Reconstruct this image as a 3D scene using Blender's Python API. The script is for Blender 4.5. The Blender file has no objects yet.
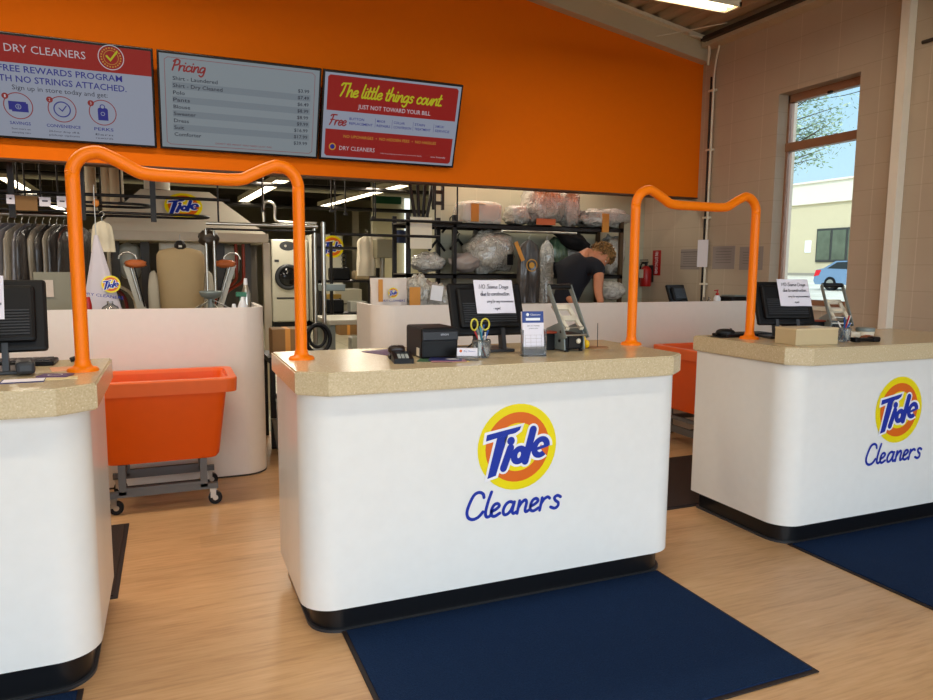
import bpy, bmesh, math, random
from math import sin, cos, pi, radians, sqrt
from mathutils import Vector, Matrix, noise
sc = bpy.context.scene
COL = sc.collection
random.seed(7)

# ------------------------------------------------------------------ camera
HC = 1.46
FPX, PITCH, YAW, ROLL = 705.3, .115835, .397667, .008269
Fv = Vector((sin(YAW)*cos(PITCH), cos(YAW)*cos(PITCH), -sin(PITCH)))
r0 = Vector((cos(YAW), -sin(YAW), 0)); u0 = r0.cross(Fv)
Rv = r0*cos(ROLL)+u0*sin(ROLL); Uv = -r0*sin(ROLL)+u0*cos(ROLL)
cam = bpy.data.objects.new('camera', bpy.data.cameras.new('camera'))
COL.objects.link(cam)
cam.matrix_world = Matrix(((Rv.x, Uv.x, -Fv.x, 0), (Rv.y, Uv.y, -Fv.y, 0), (Rv.z, Uv.z, -Fv.z, HC), (0, 0, 0, 1)))
cam.data.sensor_width = 36; cam.data.lens = FPX*36/933
cam.data.clip_start = .05; cam.data.clip_end = 300
sc.camera = cam

def ray(x, y): return Fv*FPX + Rv*(x-466.5) - Uv*(y-350)
def at(x, y, Y):                      # world point on the plane Y = const seen at a photo position
    d = ray(x, y); return Vector((0, 0, HC)) + d*(Y/d.y)
def atx(x, y, X):
    d = ray(x, y); return Vector((0, 0, HC)) + d*(X/d.x)
def atz(x, y, Z):
    d = ray(x, y); return Vector((0, 0, HC)) + d*((Z-HC)/d.z)

# ------------------------------------------------------------------ materials
def srgb(r, g, b):
    f = lambda c: (c/255/12.92) if c/255 <= .04045 else ((c/255+.055)/1.055)**2.4
    return (f(r), f(g), f(b), 1)
MATS = {}
def mat(name, col, rough=.5, metal=0, coat=0, alpha=1, trans=0, emit=0, ior=1.45, noise_amt=0, nscale=20, bump=0, bscale=60, sheen=0, spec=.5):
    if name in MATS: return MATS[name]
    m = bpy.data.materials.new(name); m.use_nodes = True
    nt = m.node_tree; b = nt.nodes['Principled BSDF']
    c = srgb(*col)
    b.inputs['Base Color'].default_value = c
    b.inputs['Roughness'].default_value = rough; b.inputs['Metallic'].default_value = metal
    b.inputs['Coat Weight'].default_value = coat; b.inputs['IOR'].default_value = ior
    b.inputs['Alpha'].default_value = alpha; b.inputs['Transmission Weight'].default_value = trans
    b.inputs['Specular IOR Level'].default_value = spec
    b.inputs['Sheen Weight'].default_value = sheen
    if emit:
        b.inputs['Emission Color'].default_value = c; b.inputs['Emission Strength'].default_value = emit
    tc = nt.nodes.new('ShaderNodeTexCoord')
    nz = nt.nodes.new('ShaderNodeTexNoise'); nz.inputs['Scale'].default_value = nscale; nz.inputs['Detail'].default_value = 4
    nt.links.new(tc.outputs['Object'], nz.inputs['Vector'])
    na = noise_amt or .03
    if not emit:
        mx = nt.nodes.new('ShaderNodeMix'); mx.data_type = 'RGBA'
        mx.inputs[6].default_value = tuple(v*(1-na) for v in c[:3])+(1,)
        mx.inputs[7].default_value = tuple(min(1, v*(1+na)) for v in c[:3])+(1,)
        nt.links.new(nz.outputs['Fac'], mx.inputs[0]); nt.links.new(mx.outputs[2], b.inputs['Base Color'])
    if bump:
        n2 = nt.nodes.new('ShaderNodeTexNoise'); n2.inputs['Scale'].default_value = bscale; n2.inputs['Detail'].default_value = 5
        nt.links.new(tc.outputs['Object'], n2.inputs['Vector'])
        bp = nt.nodes.new('ShaderNodeBump'); bp.inputs['Strength'].default_value = bump; bp.inputs['Distance'].default_value = .02
        nt.links.new(n2.outputs['Fac'], bp.inputs['Height']); nt.links.new(bp.outputs['Normal'], b.inputs['Normal'])
    MATS[name] = m
    return m
def ramp(nt, fac, stops):
    r = nt.nodes.new('ShaderNodeValToRGB'); e = r.color_ramp.elements
    while len(e) < len(stops): e.new(.5)
    for k, (p, c) in enumerate(stops): e[k].position = p; e[k].color = c
    nt.links.new(fac, r.inputs[0]); return r.outputs[0]
def maths(nt, op, a, b=None, c=None):
    n = nt.nodes.new('ShaderNodeMath'); n.operation = op
    for i, v in enumerate((a, b, c)):
        if v is None: continue
        if isinstance(v, (int, float)): n.inputs[i].default_value = v
        else: nt.links.new(v, n.inputs[i])
    return n.outputs[0]
def mixc(nt, fac, a, b, mode='MIX'):
    n = nt.nodes.new('ShaderNodeMix'); n.data_type = 'RGBA'; n.blend_type = mode
    for i, v in ((0, fac), (6, a), (7, b)):
        if isinstance(v, (int, float)): n.inputs[i].default_value = v
        elif isinstance(v, tuple): n.inputs[i].default_value = v
        else: nt.links.new(v, n.inputs[i])
    return n.outputs[2]
def base(name, rough=.5):
    m = bpy.data.materials.new(name); m.use_nodes = True; nt = m.node_tree
    b = nt.nodes['Principled BSDF']; b.inputs['Roughness'].default_value = rough
    tc = nt.nodes.new('ShaderNodeTexCoord'); MATS[name] = m
    return m, nt, b, tc.outputs['Object']
def mapping(nt, v, scale=(1, 1, 1), loc=(0, 0, 0)):
    n = nt.nodes.new('ShaderNodeMapping'); n.inputs['Scale'].default_value = scale; n.inputs['Location'].default_value = loc
    nt.links.new(v, n.inputs['Vector']); return n.outputs[0]
def tnoise(nt, v, scale, detail=4, rough=.5):
    n = nt.nodes.new('ShaderNodeTexNoise'); n.inputs['Scale'].default_value = scale; n.inputs['Detail'].default_value = detail
    n.inputs['Roughness'].default_value = rough; nt.links.new(v, n.inputs['Vector']); return n.outputs['Fac']
def bumpn(nt, b, h, st, dist=.01):
    bp = nt.nodes.new('ShaderNodeBump'); bp.inputs['Strength'].default_value = st; bp.inputs['Distance'].default_value = dist
    nt.links.new(h, bp.inputs['Height']); nt.links.new(bp.outputs['Normal'], b.inputs['Normal'])

def m_floor():
    m, nt, b, v = base('wood_floor', .38)
    s = nt.nodes.new('ShaderNodeSeparateXYZ'); nt.links.new(v, s.inputs[0])
    row = maths(nt, 'FLOOR', maths(nt, 'MULTIPLY', s.outputs[1], 1/.18))
    wn = nt.nodes.new('ShaderNodeTexWhiteNoise'); wn.noise_dimensions = '2D'
    off = maths(nt, 'MULTIPLY', row, .377)
    cx = maths(nt, 'FLOOR', maths(nt, 'ADD', maths(nt, 'MULTIPLY', s.outputs[0], 1/1.2), off))
    cb = nt.nodes.new('ShaderNodeCombineXYZ'); nt.links.new(cx, cb.inputs[0]); nt.links.new(row, cb.inputs[1])
    nt.links.new(cb.outputs[0], wn.inputs['Vector'])
    g1 = tnoise(nt, mapping(nt, v, (2.2, 26, 1)), 2.2, 6, .6)
    g2 = tnoise(nt, mapping(nt, v, (1.0, 7, 1)), 2.0, 4, .6)
    g = maths(nt, 'ADD', maths(nt, 'MULTIPLY', g1, .6), maths(nt, 'MULTIPLY', g2, .4))
    c = ramp(nt, g, [(.3, srgb(176, 134, 92)), (.5, srgb(202, 160, 114)), (.7, srgb(214, 175, 130))])
    t = maths(nt, 'MULTIPLY_ADD', wn.outputs['Value'], .10, .95)
    hsv = nt.nodes.new('ShaderNodeHueSaturation'); nt.links.new(c, hsv.inputs['Color']); nt.links.new(t, hsv.inputs['Value'])
    nt.links.new(hsv.outputs[0], b.inputs['Base Color'])
    bumpn(nt, b, g1, .05)
    return m
def m_tile():
    m, nt, b, v = base('grey_tile_floor', .25)
    s = nt.nodes.new('ShaderNodeSeparateXYZ'); nt.links.new(v, s.inputs[0])
    fx = maths(nt, 'FRACT', maths(nt, 'MULTIPLY', s.outputs[0], 1/.6)); fy = maths(nt, 'FRACT', maths(nt, 'MULTIPLY', s.outputs[1], 1/.6))
    l = maths(nt, 'MAXIMUM', maths(nt, 'LESS_THAN', fx, .02), maths(nt, 'LESS_THAN', fy, .02))
    n = tnoise(nt, v, 3)
    c = ramp(nt, n, [(.3, srgb(176, 172, 150)), (.7, srgb(190, 186, 164))])
    nt.links.new(mixc(nt, l, c, srgb(150, 146, 126)), b.inputs['Base Color'])
    return m
def m_block(name, c1, c2, cl, cd, axis):
    m, nt, b, v = base(name, .62)
    s = nt.nodes.new('ShaderNodeSeparateXYZ'); nt.links.new(v, s.inputs[0])
    h = s.outputs[axis]
    fx = maths(nt, 'FRACT', maths(nt, 'MULTIPLY', maths(nt, 'ADD', h, 10.0-(.312 if axis == 1 else .1)), 1/.406))
    fz = maths(nt, 'FRACT', maths(nt, 'MULTIPLY', maths(nt, 'ADD', s.outputs[2], 10.062), 1/.203))
    lx = maths(nt, 'LESS_THAN', fx, .02); lz = maths(nt, 'LESS_THAN', fz, .028)
    n = tnoise(nt, v, 2.5)
    c = ramp(nt, n, [(.3, c1), (.7, c2)])
    c = mixc(nt, maths(nt, 'MULTIPLY', lx, .8), c, cl)
    c = mixc(nt, maths(nt, 'MULTIPLY', lz, .6), c, cd)
    nt.links.new(c, b.inputs['Base Color'])
    hh = maths(nt, 'ADD', maths(nt, 'MULTIPLY', maths(nt, 'MAXIMUM', lx, lz), -1.0), maths(nt, 'MULTIPLY', tnoise(nt, v, 60), .25))
    bumpn(nt, b, hh, .25, .006)
    return m
def m_quartz():
    m, nt, b, v = base('beige_speckled_quartz', .22)
    vo = nt.nodes.new('ShaderNodeTexVoronoi'); vo.inputs['Scale'].default_value = 75; nt.links.new(v, vo.inputs['Vector'])
    sp = maths(nt, 'LESS_THAN', vo.outputs['Distance'], .20)
    pick = nt.nodes.new('ShaderNodeSeparateColor'); nt.links.new(vo.outputs['Color'], pick.inputs[0])
    sp = maths(nt, 'MULTIPLY', sp, maths(nt, 'GREATER_THAN', pick.outputs[0], .55))
    n = tnoise(nt, v, 160, 3); n2 = tnoise(nt, v, 30, 3)
    c = ramp(nt, n, [(.3, srgb(196, 176, 138)), (.55, srgb(212, 194, 158)), (.75, srgb(222, 206, 172))])
    c = mixc(nt, maths(nt, 'MULTIPLY', n2, .3), c, srgb(204, 188, 150))
    c = mixc(nt, maths(nt, 'MULTIPLY', sp, .6), c, srgb(240, 228, 204))
    nt.links.new(c, b.inputs['Base Color']); return m
def m_carpet():
    m, nt, b, v = base('navy_carpet', .95)
    n = tnoise(nt, v, 180, 3); n2 = tnoise(nt, v, 12, 3)
    c = ramp(nt, n, [(.3, srgb(14, 30, 56)), (.7, srgb(32, 56, 92))])
    c = mixc(nt, n2, c, srgb(20, 40, 72))
    nt.links.new(c, b.inputs['Base Color']); b.inputs['Specular IOR Level'].default_value = .1
    bumpn(nt, b, n, .5, .01); return m
def m_plastic():
    m, nt, b, v = base('clear_film', .22)
    n = tnoise(nt, v, 5, 5, .55)
    nt.links.new(ramp(nt, n, [(.3, srgb(196, 190, 176)), (.55, srgb(226, 222, 212)), (.75, srgb(240, 238, 232))]), b.inputs['Base Color'])
    b.inputs['Coat Weight'].default_value = .9; b.inputs['Coat Roughness'].default_value = .12
    b.inputs['Transmission Weight'].default_value = .12
    vo = nt.nodes.new('ShaderNodeTexVoronoi'); vo.feature = 'DISTANCE_TO_EDGE'; vo.inputs['Scale'].default_value = 9
    n3 = nt.nodes.new('ShaderNodeTexNoise'); n3.inputs['Scale'].default_value = 6; nt.links.new(v, n3.inputs['Vector'])
    mx = nt.nodes.new('ShaderNodeVectorMath'); mx.operation = 'MULTIPLY_ADD'; mx.inputs[1].default_value = (.5, .5, .9); nt.links.new(n3.outputs['Color'], mx.inputs[0]); nt.links.new(v, mx.inputs[2]); nt.links.new(mx.outputs[0], vo.inputs['Vector'])
    h = maths(nt, 'ADD', maths(nt, 'MULTIPLY', maths(nt, 'MINIMUM', vo.outputs['Distance'], .12), -4.0), tnoise(nt, v, 26, 4, .6))
    bumpn(nt, b, h, .8, .03); return m
def m_plastic_over(name, c1, c2):
    m, nt, b, v = base(name, .3)
    n = tnoise(nt, mapping(nt, v, (9, 9, 1.5)), 3, 5, .6)
    nt.links.new(ramp(nt, n, [(.3, c1), (.7, c2)]), b.inputs['Base Color'])
    b.inputs['Coat Weight'].default_value = .5
    bumpn(nt, b, n, .6, .03); return m

FLOOR = m_floor(); TILE = m_tile(); QUARTZ = m_quartz(); CARPET = m_carpet(); FILM = m_plastic()
BLOCK = m_block('painted_block_taupe', srgb(188, 170, 148), srgb(196, 178, 155), srgb(208, 193, 172), srgb(172, 153, 131), 1)
BLOCKR = m_block('painted_block_rear', srgb(176, 172, 148), srgb(186, 181, 156), srgb(192, 186, 162), srgb(160, 155, 132), 0)
ORANGE = mat('orange_wall_paint', (244, 116, 0), .7, noise_amt=.02, spec=.15)
RAILO = mat('orange_powder_coat', (255, 128, 0), .4, spec=.35)
WHITE = mat('white_laminate', (236, 236, 232), .22)
WHITE2 = mat('white_halfwall', (236, 228, 218), .4)
BLACK = mat('black_rubber_base', (16, 17, 20), .3)
BLKP = mat('black_plastic', (14, 14, 16), .45, spec=.3)
DKGREY = mat('dark_grey_plastic', (48, 50, 54), .4)
SCREENB = mat('black_bezel', (10, 10, 12), .25)
STEEL = mat('brushed_steel', (190, 186, 176), .28, metal=1)
GREYM = mat('grey_painted_metal', (138, 148, 146), .42, metal=.3)
CASTG = mat('grey_cart_frame', (104, 104, 104), .45, metal=.2)
CARTO = mat('orange_cart_plastic', (238, 92, 8), .4)
CARTL = mat('orange_cart_rim', (246, 110, 44), .35)
CREAM = mat('cream_paint', (206, 192, 164), .5)
CREAML = mat('light_cream_paint', (232, 222, 200), .45)
PRESSW = mat('press_white_enamel', (214, 206, 184), .35)
MACHW = mat('machine_white', (196, 192, 176), .35)
DARKM = mat('dark_steel', (34, 30, 28), .45, metal=.4)
BROWND = mat('dark_brown_beam', (58, 50, 42), .6)
PAPER = mat('white_paper', (238, 234, 244), .7)
PAPERG = mat('grey_paper', (156, 144, 138), .7)
INK = mat('black_ink', (40, 36, 60), .6)
BLUE = mat('logo_blue', (4, 44, 160), .5)
YEL = mat('logo_yellow', (240, 220, 0), .35)
ORG = mat('logo_orange', (224, 104, 20), .35)
LWHITE = mat('logo_white', (240, 240, 244), .35)
CARD = mat('brown_cardboard', (140, 104, 62), .75)
RED = mat('red_enamel', (170, 24, 22), .35)
REDO = mat('red_orange_pipe', (150, 52, 26), .4)
WOODBR = mat('window_brown_metal', (156, 112, 84), .45)
SKIN = mat('skin', (196, 130, 96), .5)
HAIR = mat('blond_curls', (150, 112, 64), .6, noise_amt=.35, nscale=40)
SHIRTN = mat('navy_tshirt_cloth', (18, 20, 30), .85)
MATBR = mat('dark_brown_rubber_mat', (46, 32, 26), .8, bump=.3, bscale=200)
EDGE = mat('mat_rubber_border', (38, 28, 26), .7)
BEIGEF = mat('beige_form_cloth', (176, 152, 112), .8)
KRAFT = mat('orange_tag', (216, 148, 66), .65)
GLASS = mat('clear_acrylic', (236, 240, 244), .05, trans=.9, ior=1.3)
ALU = mat('galvanised', (150, 146, 132), .4, metal=.6)

# ------------------------------------------------------------------ mesh builder
class MB:
    def __init__(s): s.v = []; s.f = []; s.mi = []; s.mats = []; s.sm = []
    def m(s, material):
        if material not in s.mats: s.mats.append(material)
        return s.mats.index(material)
    def add(s, vs, fs, material, M=None, smooth=False):
        o = len(s.v); k = s.m(material)
        s.v += [tuple(M @ Vector(p)) if M is not None else tuple(p) for p in vs]
        for f in fs: s.f.append(tuple(i+o for i in f)); s.mi.append(k); s.sm.append(smooth)
        return s
    def box(s, a, b, material, M=None, bev=0):
        x0, y0, z0 = [min(p, q) for p, q in zip(a, b)]; x1, y1, z1 = [max(p, q) for p, q in zip(a, b)]
        if bev:
            bm = bmesh.new(); bmesh.ops.create_cube(bm, size=1)
            for v in bm.verts: v.co = Vector(((x0+x1)/2+v.co.x*(x1-x0), (y0+y1)/2+v.co.y*(y1-y0), (z0+z1)/2+v.co.z*(z1-z0)))
            bmesh.ops.bevel(bm, geom=bm.edges[:], offset=min(bev, .45*min(x1-x0, y1-y0, z1-z0)), segments=2, affect='EDGES', profile=.5)
            return s.bm(bm, material, M)
        vs = [(x0, y0, z0), (x1, y0, z0), (x1, y1, z0), (x0, y1, z0), (x0, y0, z1), (x1, y0, z1), (x1, y1, z1), (x0, y1, z1)]
        return s.add(vs, [(0, 3, 2, 1), (4, 5, 6, 7), (0, 1, 5, 4), (1, 2, 6, 5), (2, 3, 7, 6), (3, 0, 4, 7)], material, M)
    def bm(s, bm, material, M=None, smooth=False):
        bm.verts.index_update()
        s.add([v.co.copy() for v in bm.verts], [tuple(v.index for v in f.verts) for f in bm.faces], material, M, smooth); bm.free(); return s
    def tube(s, pts, r, material, seg=10, M=None, closed=False):
        pts = [Vector(p) for p in pts]; n = len(pts)
        rr = r if isinstance(r, (list, tuple)) else [r]*n
        t0 = (pts[1]-pts[0]).normalized(); up = Vector((0, 0, 1)) if abs(t0.z) < .9 else Vector((1, 0, 0))
        nrm = t0.cross(up).normalized(); vs = []; fs = []
        for i, p in enumerate(pts):
            if closed: t = (pts[(i+1) % n]-pts[i-1]).normalized()
            else: t = (pts[min(i+1, n-1)]-pts[max(i-1, 0)]).normalized()
            nrm = (nrm-t*nrm.dot(t)).normalized(); bi = t.cross(nrm)
            for k in range(seg):
                a = 2*pi*k/seg; vs.append(p+(nrm*cos(a)+bi*sin(a))*rr[i])
        rng = n if closed else n-1
        for i in range(rng):
            j = (i+1) % n
            for k in range(seg):
                k2 = (k+1) % seg; fs.append((i*seg+k, i*seg+k2, j*seg+k2, j*seg+k))
        s.add(vs, fs, material, M, True)
        if not closed:
            s.add(vs[:seg], [tuple(range(seg))], material, M); s.add(vs[-seg:], [tuple(reversed(range(seg)))], material, M)
        return s
    def cyl(s, a, b, r, material, seg=16, M=None, r2=None):
        return s.tube([a, b], [r, r2 if r2 is not None else r], material, seg, M)
    def lathe(s, prof, c, material, seg=20, M=None):
        vs = []; fs = []; n = len(prof)
        for (r, z) in prof:
            for k in range(seg): a = 2*pi*k/seg; vs.append((c[0]+r*cos(a), c[1]+r*sin(a), c[2]+z))
        for i in range(n-1):
            for k in range(seg): k2 = (k+1) % seg; fs.append((i*seg+k, i*seg+k2, (i+1)*seg+k2, (i+1)*seg+k))
        s.add(vs, fs, material, M, True)
        s.add(vs[:seg], [tuple(reversed(range(seg)))], material, M); s.add(vs[-seg:], [tuple(range(seg))], material, M)
        return s
    def prism(s, poly, d0, d1, material, M=None):     # polygon in local xy extruded along local z
        n = len(poly); vs = [(x, y, d0) for x, y in poly]+[(x, y, d1) for x, y in poly]
        area = sum(poly[i][0]*poly[(i+1) % n][1]-poly[(i+1) % n][0]*poly[i][1] for i in range(n))
        fs = [tuple(reversed(range(n))), tuple(range(n, 2*n))]+[(i, (i+1) % n, n+(i+1) % n, n+i) for i in range(n)]
        if (area < 0) != (d1 < d0): fs = [tuple(reversed(f)) for f in fs]
        return s.add(vs, fs, material, M)
    def blob(s, c, size, material, p=2.5, amp=.1, freq=3, seed=0, seg=28, rings=18, M=None, fine=0, ffreq=14):
        vs = []; fs = []; e = 2/p
        sg = lambda a: math.copysign(abs(a)**e, a)
        for i in range(rings+1):
            th = -pi/2+pi*i/rings
            for k in range(seg):
                ph = 2*pi*k/seg
                d = Vector((sg(cos(th))*sg(cos(ph)), sg(cos(th))*sg(sin(ph)), sg(sin(th))))
                q = d*freq+Vector((seed*7.3, seed*3.1, seed))
                f = 1+amp*noise.noise(q)*2+fine*noise.noise(q*ffreq/freq)*2
                vs.append((c[0]+d.x*size[0]*f, c[1]+d.y*size[1]*f, c[2]+d.z*size[2]*f))
        for i in range(rings):
            for k in range(seg): k2 = (k+1) % seg; fs.append((i*seg+k, i*seg+k2, (i+1)*seg+k2, (i+1)*seg+k))
        return s.add(vs, fs, material, M, True)
    def loft(s, secs, material, seg=32, ripple=0, nr=9, seed=0, M=None):   # secs: (cx,cy,z,rx,ry)
        vs = []; fs = []
        for (cx, cy, z, rx, ry) in secs:
            for k in range(seg):
                a = 2*pi*k/seg
                w = 1+ripple*sin(a*nr+seed+3*noise.noise(Vector((seed, z*2, a))))
                c_, s_ = cos(a), sin(a)
                vs.append((cx+rx*math.copysign(abs(c_)**.8, c_), cy+ry*math.copysign(abs(s_)**.8, s_)*w, z))
        for i in range(len(secs)-1):
            for k in range(seg): k2 = (k+1) % seg; fs.append((i*seg+k, (i+1)*seg+k, (i+1)*seg+k2, i*seg+k2))
        s.add(vs, fs, material, M, True)
        s.add(vs[:seg], [tuple(range(seg))], material, M); s.add(vs[-seg:], [tuple(reversed(range(seg)))], material, M)
        return s
    def ribbon(s, pts, w, material, M=None, z=0):       # flat painted stroke in local xy: one mitred strip, round ends
        P = []
        for p in pts:
            q = Vector((p[0], p[1]))
            if not P or (q-P[-1]).length > 1e-6: P.append(q)
        closed = (P[0]-P[-1]).length < 1e-6
        if closed: P = P[:-1]
        s.dz = getattr(s, 'dz', 0)+1; z = z+(s.dz % 16)*1.8e-5
        n = len(P); L = []; Rr = []
        for i, a in enumerate(P):
            d1 = (a-P[i-1]).normalized() if (i > 0 or closed) else None
            d2 = (P[(i+1) % n]-a).normalized() if (i < n-1 or closed) else None
            d1 = d1 or d2; d2 = d2 or d1
            n1 = Vector((-d1.y, d1.x)); n2 = Vector((-d2.y, d2.x)); m_ = n1+n2
            m_ = m_.normalized() if m_.length > 1e-3 else n1
            k = min(1/max(m_.dot(n1), .35), 1.7)*w/2
            L.append(a+m_*k); Rr.append(a-m_*k)
        vs = [(p.x, p.y, z) for p in L]+[(p.x, p.y, z) for p in Rr]
        s.add(vs, [(n+i, n+(i+1) % n, (i+1) % n, i) for i in range(n if closed else n-1)], material, M)
        if not closed:
            for a, d in ((P[0], (P[0]-P[1]).normalized()), (P[-1], (P[-1]-P[-2]).normalized())):
                nn = Vector((-d.y, d.x)); pts_ = [a-nn*(w/2)*cos(t*pi/8)+d*(w/2)*sin(t*pi/8) for t in range(9)]
                s.add([(p.x, p.y, z) for p in pts_], [tuple(range(9))], material, M)
        return s
    def disc(s, x, y, rx, ry, material, M=None, z=0, seg=40):
        return s.add([(x+rx*cos(2*pi*k/seg), y+ry*sin(2*pi*k/seg), z) for k in range(seg)], [tuple(range(seg))], material, M)
    def ring(s, x, y, r1, r2, material, M=None, z=0, seg=40):
        vs = [(x+r*cos(2*pi*k/seg), y+r*sin(2*pi*k/seg), z) for r in (r1, r2) for k in range(seg)]
        return s.add(vs, [(k, seg+k, seg+(k+1) % seg, (k+1) % seg) for k in range(seg)], material, M)
    def rect(s, x0, y0, x1, y1, material, M=None, z=0):
        return s.add([(x0, y0, z), (x1, y0, z), (x1, y1, z), (x0, y1, z)], [(0, 1, 2, 3)], material, M)
    def text(s, t, x0, x1, yc, h, material, M=None, z=0, shear=0, bold=0, fit=True, align='L'):
        vs, fs, (bx0, by0, bx1, by1) = glyphs(t, shear, bold)
        capv = glyphs('H', 0, bold)[2]; cap = capv[3]-capv[1]
        sy = h/cap; sx = (x1-x0)/(bx1-bx0) if fit else sy
        ox = x0-bx0*sx if (fit or align == 'L') else (x1-bx1*sx if align == 'R' else (x0+x1)/2-(bx0+bx1)/2*sx)
        oy = yc-cap/2*sy
        return s.add([(ox+x*sx, oy+y*sy, z) for x, y in vs], fs, material, M)
    def build(s, name, parent=None, smooth=None, **kw):
        me = bpy.data.meshes.new(name); me.from_pydata(s.v, [], s.f)
        for k in s.mats: me.materials.append(k)
        me.polygons.foreach_set('material_index', s.mi); me.polygons.foreach_set('use_smooth', s.sm)
        me.update()
        o = bpy.data.objects.new(name, me); COL.objects.link(o)
        if parent is not None:
            o.parent = parent; o.matrix_parent_inverse = Matrix.Identity(4)
        for k, v in kw.items(): o[k] = v
        return o
_gl = {}
def glyphs(t, shear, bold):
    key = (t, shear, bold)
    if key not in _gl:
        cu = bpy.data.curves.new('t', 'FONT'); cu.body = t; cu.size = 1; cu.shear = shear; cu.offset = bold; cu.resolution_u = 2; cu.fill_mode = 'FRONT'
        ob = bpy.data.objects.new('t', cu); COL.objects.link(ob)
        dg = bpy.context.evaluated_depsgraph_get(); dg.update()
        me = bpy.data.meshes.new_from_object(ob.evaluated_get(dg))
        vs = [(v.co.x, v.co.y) for v in me.vertices]; fs = []
        for p in me.polygons:
            f = tuple(p.vertices); fs.append(f if p.normal.z > 0 else tuple(reversed(f)))
        xs = [v[0] for v in vs] or [0, 1]; ys = [v[1] for v in vs] or [0, 1]
        _gl[key] = (vs, fs, (min(xs), min(ys), max(xs), max(ys)))
        bpy.data.objects.remove(ob); bpy.data.meshes.remove(me); bpy.data.curves.remove(cu)
    return _gl[key]
STROKES = {   # single-line italic letters: x-height 58, cap height 118
 'a': (58, [[(46, 48), (30, 58), (12, 46), (4, 22), (10, 2), (24, 4), (42, 30), (46, 54), (44, 14), (50, 0), (58, 6)]]),
 'b': (52, [[(8, 118), (6, 50), (4, 2), (26, 0), (44, 20), (42, 46), (24, 56), (8, 40)]]),
 'c': (46, [[(42, 46), (28, 58), (10, 46), (4, 22), (14, 2), (32, 2), (46, 14)]]),
 'd': (58, [[(46, 46), (28, 58), (10, 46), (4, 22), (12, 2), (28, 4), (44, 30), (48, 118), (48, 118), (46, 14), (52, 0), (58, 6)]]),
 'e': (46, [[(6, 26), (30, 32), (42, 46), (30, 58), (12, 48), (4, 22), (14, 2), (32, 2), (46, 16)]]),
 'f': (36, [[(34, 112), (22, 118), (14, 96), (10, 0), (2, -30)], [(0, 56), (30, 58)]]),
 'g': (56, [[(46, 48), (30, 58), (12, 46), (4, 22), (12, 2), (28, 6), (44, 30), (48, 54), (42, -20), (24, -42), (6, -30)]]),
 'h': (56, [[(12, 118), (4, 0), (12, 34), (30, 58), (42, 50), (42, 10), (48, 0), (56, 6)]]),
 'i': (24, [[(10, 56), (6, 12), (12, 0), (22, 6)], [(12, 82), (13, 84)]]),
 'l': (26, [[(14, 118), (6, 30), (8, 4), (16, 0), (24, 8)]]),
 'm': (82, [[(6, 56), (4, 0), (12, 34), (26, 58), (34, 48), (32, 0), (40, 34), (56, 58), (66, 48), (66, 10), (72, 0), (80, 6)]]),
 'n': (56, [[(6, 56), (4, 0), (12, 34), (30, 58), (42, 50), (42, 10), (48, 0), (56, 6)]]),
 'o': (50, [[(30, 58), (12, 48), (4, 22), (14, 2), (30, 2), (44, 22), (44, 46), (30, 58)]]),
 'r': (40, [[(6, 56), (4, 0), (10, 34), (24, 54), (38, 54)]]),
 's': (42, [[(38, 50), (24, 58), (12, 50), (14, 36), (32, 24), (32, 8), (18, 0), (2, 8)]]),
 't': (34, [[(16, 96), (8, 20), (12, 2), (22, 0), (32, 8)], [(0, 62), (30, 66)]]),
 'u': (56, [[(8, 56), (4, 18), (12, 0), (26, 6), (44, 54), (44, 12), (50, 0), (56, 6)]]),
 'v': (44, [[(4, 56), (16, 0), (40, 58)]]), 'y': (52, [[(6, 56), (8, 20), (18, 8), (40, 54), (44, 50), (34, -24), (14, -40), (2, -28)]]),
 'C': (70, [[(66, 98), (46, 118), (22, 98), (6, 50), (12, 12), (34, 0), (62, 22)]]),
 'D': (70, [[(12, 112), (8, 0), (44, 6), (64, 44), (52, 96), (12, 112)]]),
 'F': (62, [[(30, 112), (22, 40), (10, 0)], [(2, 100), (16, 114), (66, 114)], [(10, 58), (48, 60)]]),
 'N': (72, [[(4, 0), (12, 112), (50, 2), (62, 114)]]), 'O': (70, [[(38, 116), (12, 92), (6, 36), (26, 0), (54, 16), (62, 72), (38, 116)]]),
 'P': (62, [[(22, 108), (8, 0)], [(4, 92), (28, 116), (58, 104), (54, 66), (18, 52)]]),
 'S': (60, [[(56, 96), (38, 116), (16, 98), (22, 70), (48, 48), (44, 12), (20, 0), (2, 16)]]),
 'T': (66, [[(38, 112), (30, 50), (14, 0)], [(2, 94), (14, 112), (72, 114)]]),
 '.': (20, [[(6, 2), (7, 4)]]), '-': (34, [[(4, 36), (28, 38)]]), ' ': (34, [])}
def script(mb, t, x0, x1, yb, cap, material, M, z=0, wt=.1, slant=.22, wh=None):
    """single-line script lettering fitted between x0 and x1, baseline yb"""
    W_ = sum(STROKES[c][0] for c in t); k = cap/118; kx = (x1-x0)/W_; x = 0
    for c in t:
        w_, st = STROKES[c]
        for g in st:
            P = smooth_path([(a, b, 0) for a, b in g], 3) if len(g) > 2 and c not in 'NT' else [Vector((a, b, 0)) for a, b in g]
            mb.ribbon([(x0+(x+p.x)*kx+p.y*k*slant, yb+p.y*k) for p in P], cap*wt, material, M, z)
        x += w_
def face(x, y, z): return Matrix(((1, 0, 0, x), (0, 0, -1, y), (0, 1, 0, z), (0, 0, 0, 1)))       # local xy plane facing the front (-Y)
def facex(x, y, z): return Matrix(((0, 0, -1, x), (-1, 0, 0, y), (0, 1, 0, z), (0, 0, 0, 1)))    # local xy plane facing -X
def T(x, y, z, rz=0, rx=0, ry=0): return Matrix.Translation((x, y, z)) @ Matrix.Rotation(rz, 4, 'Z') @ Matrix.Rotation(rx, 4, 'X') @ Matrix.Rotation(ry, 4, 'Y')

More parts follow.
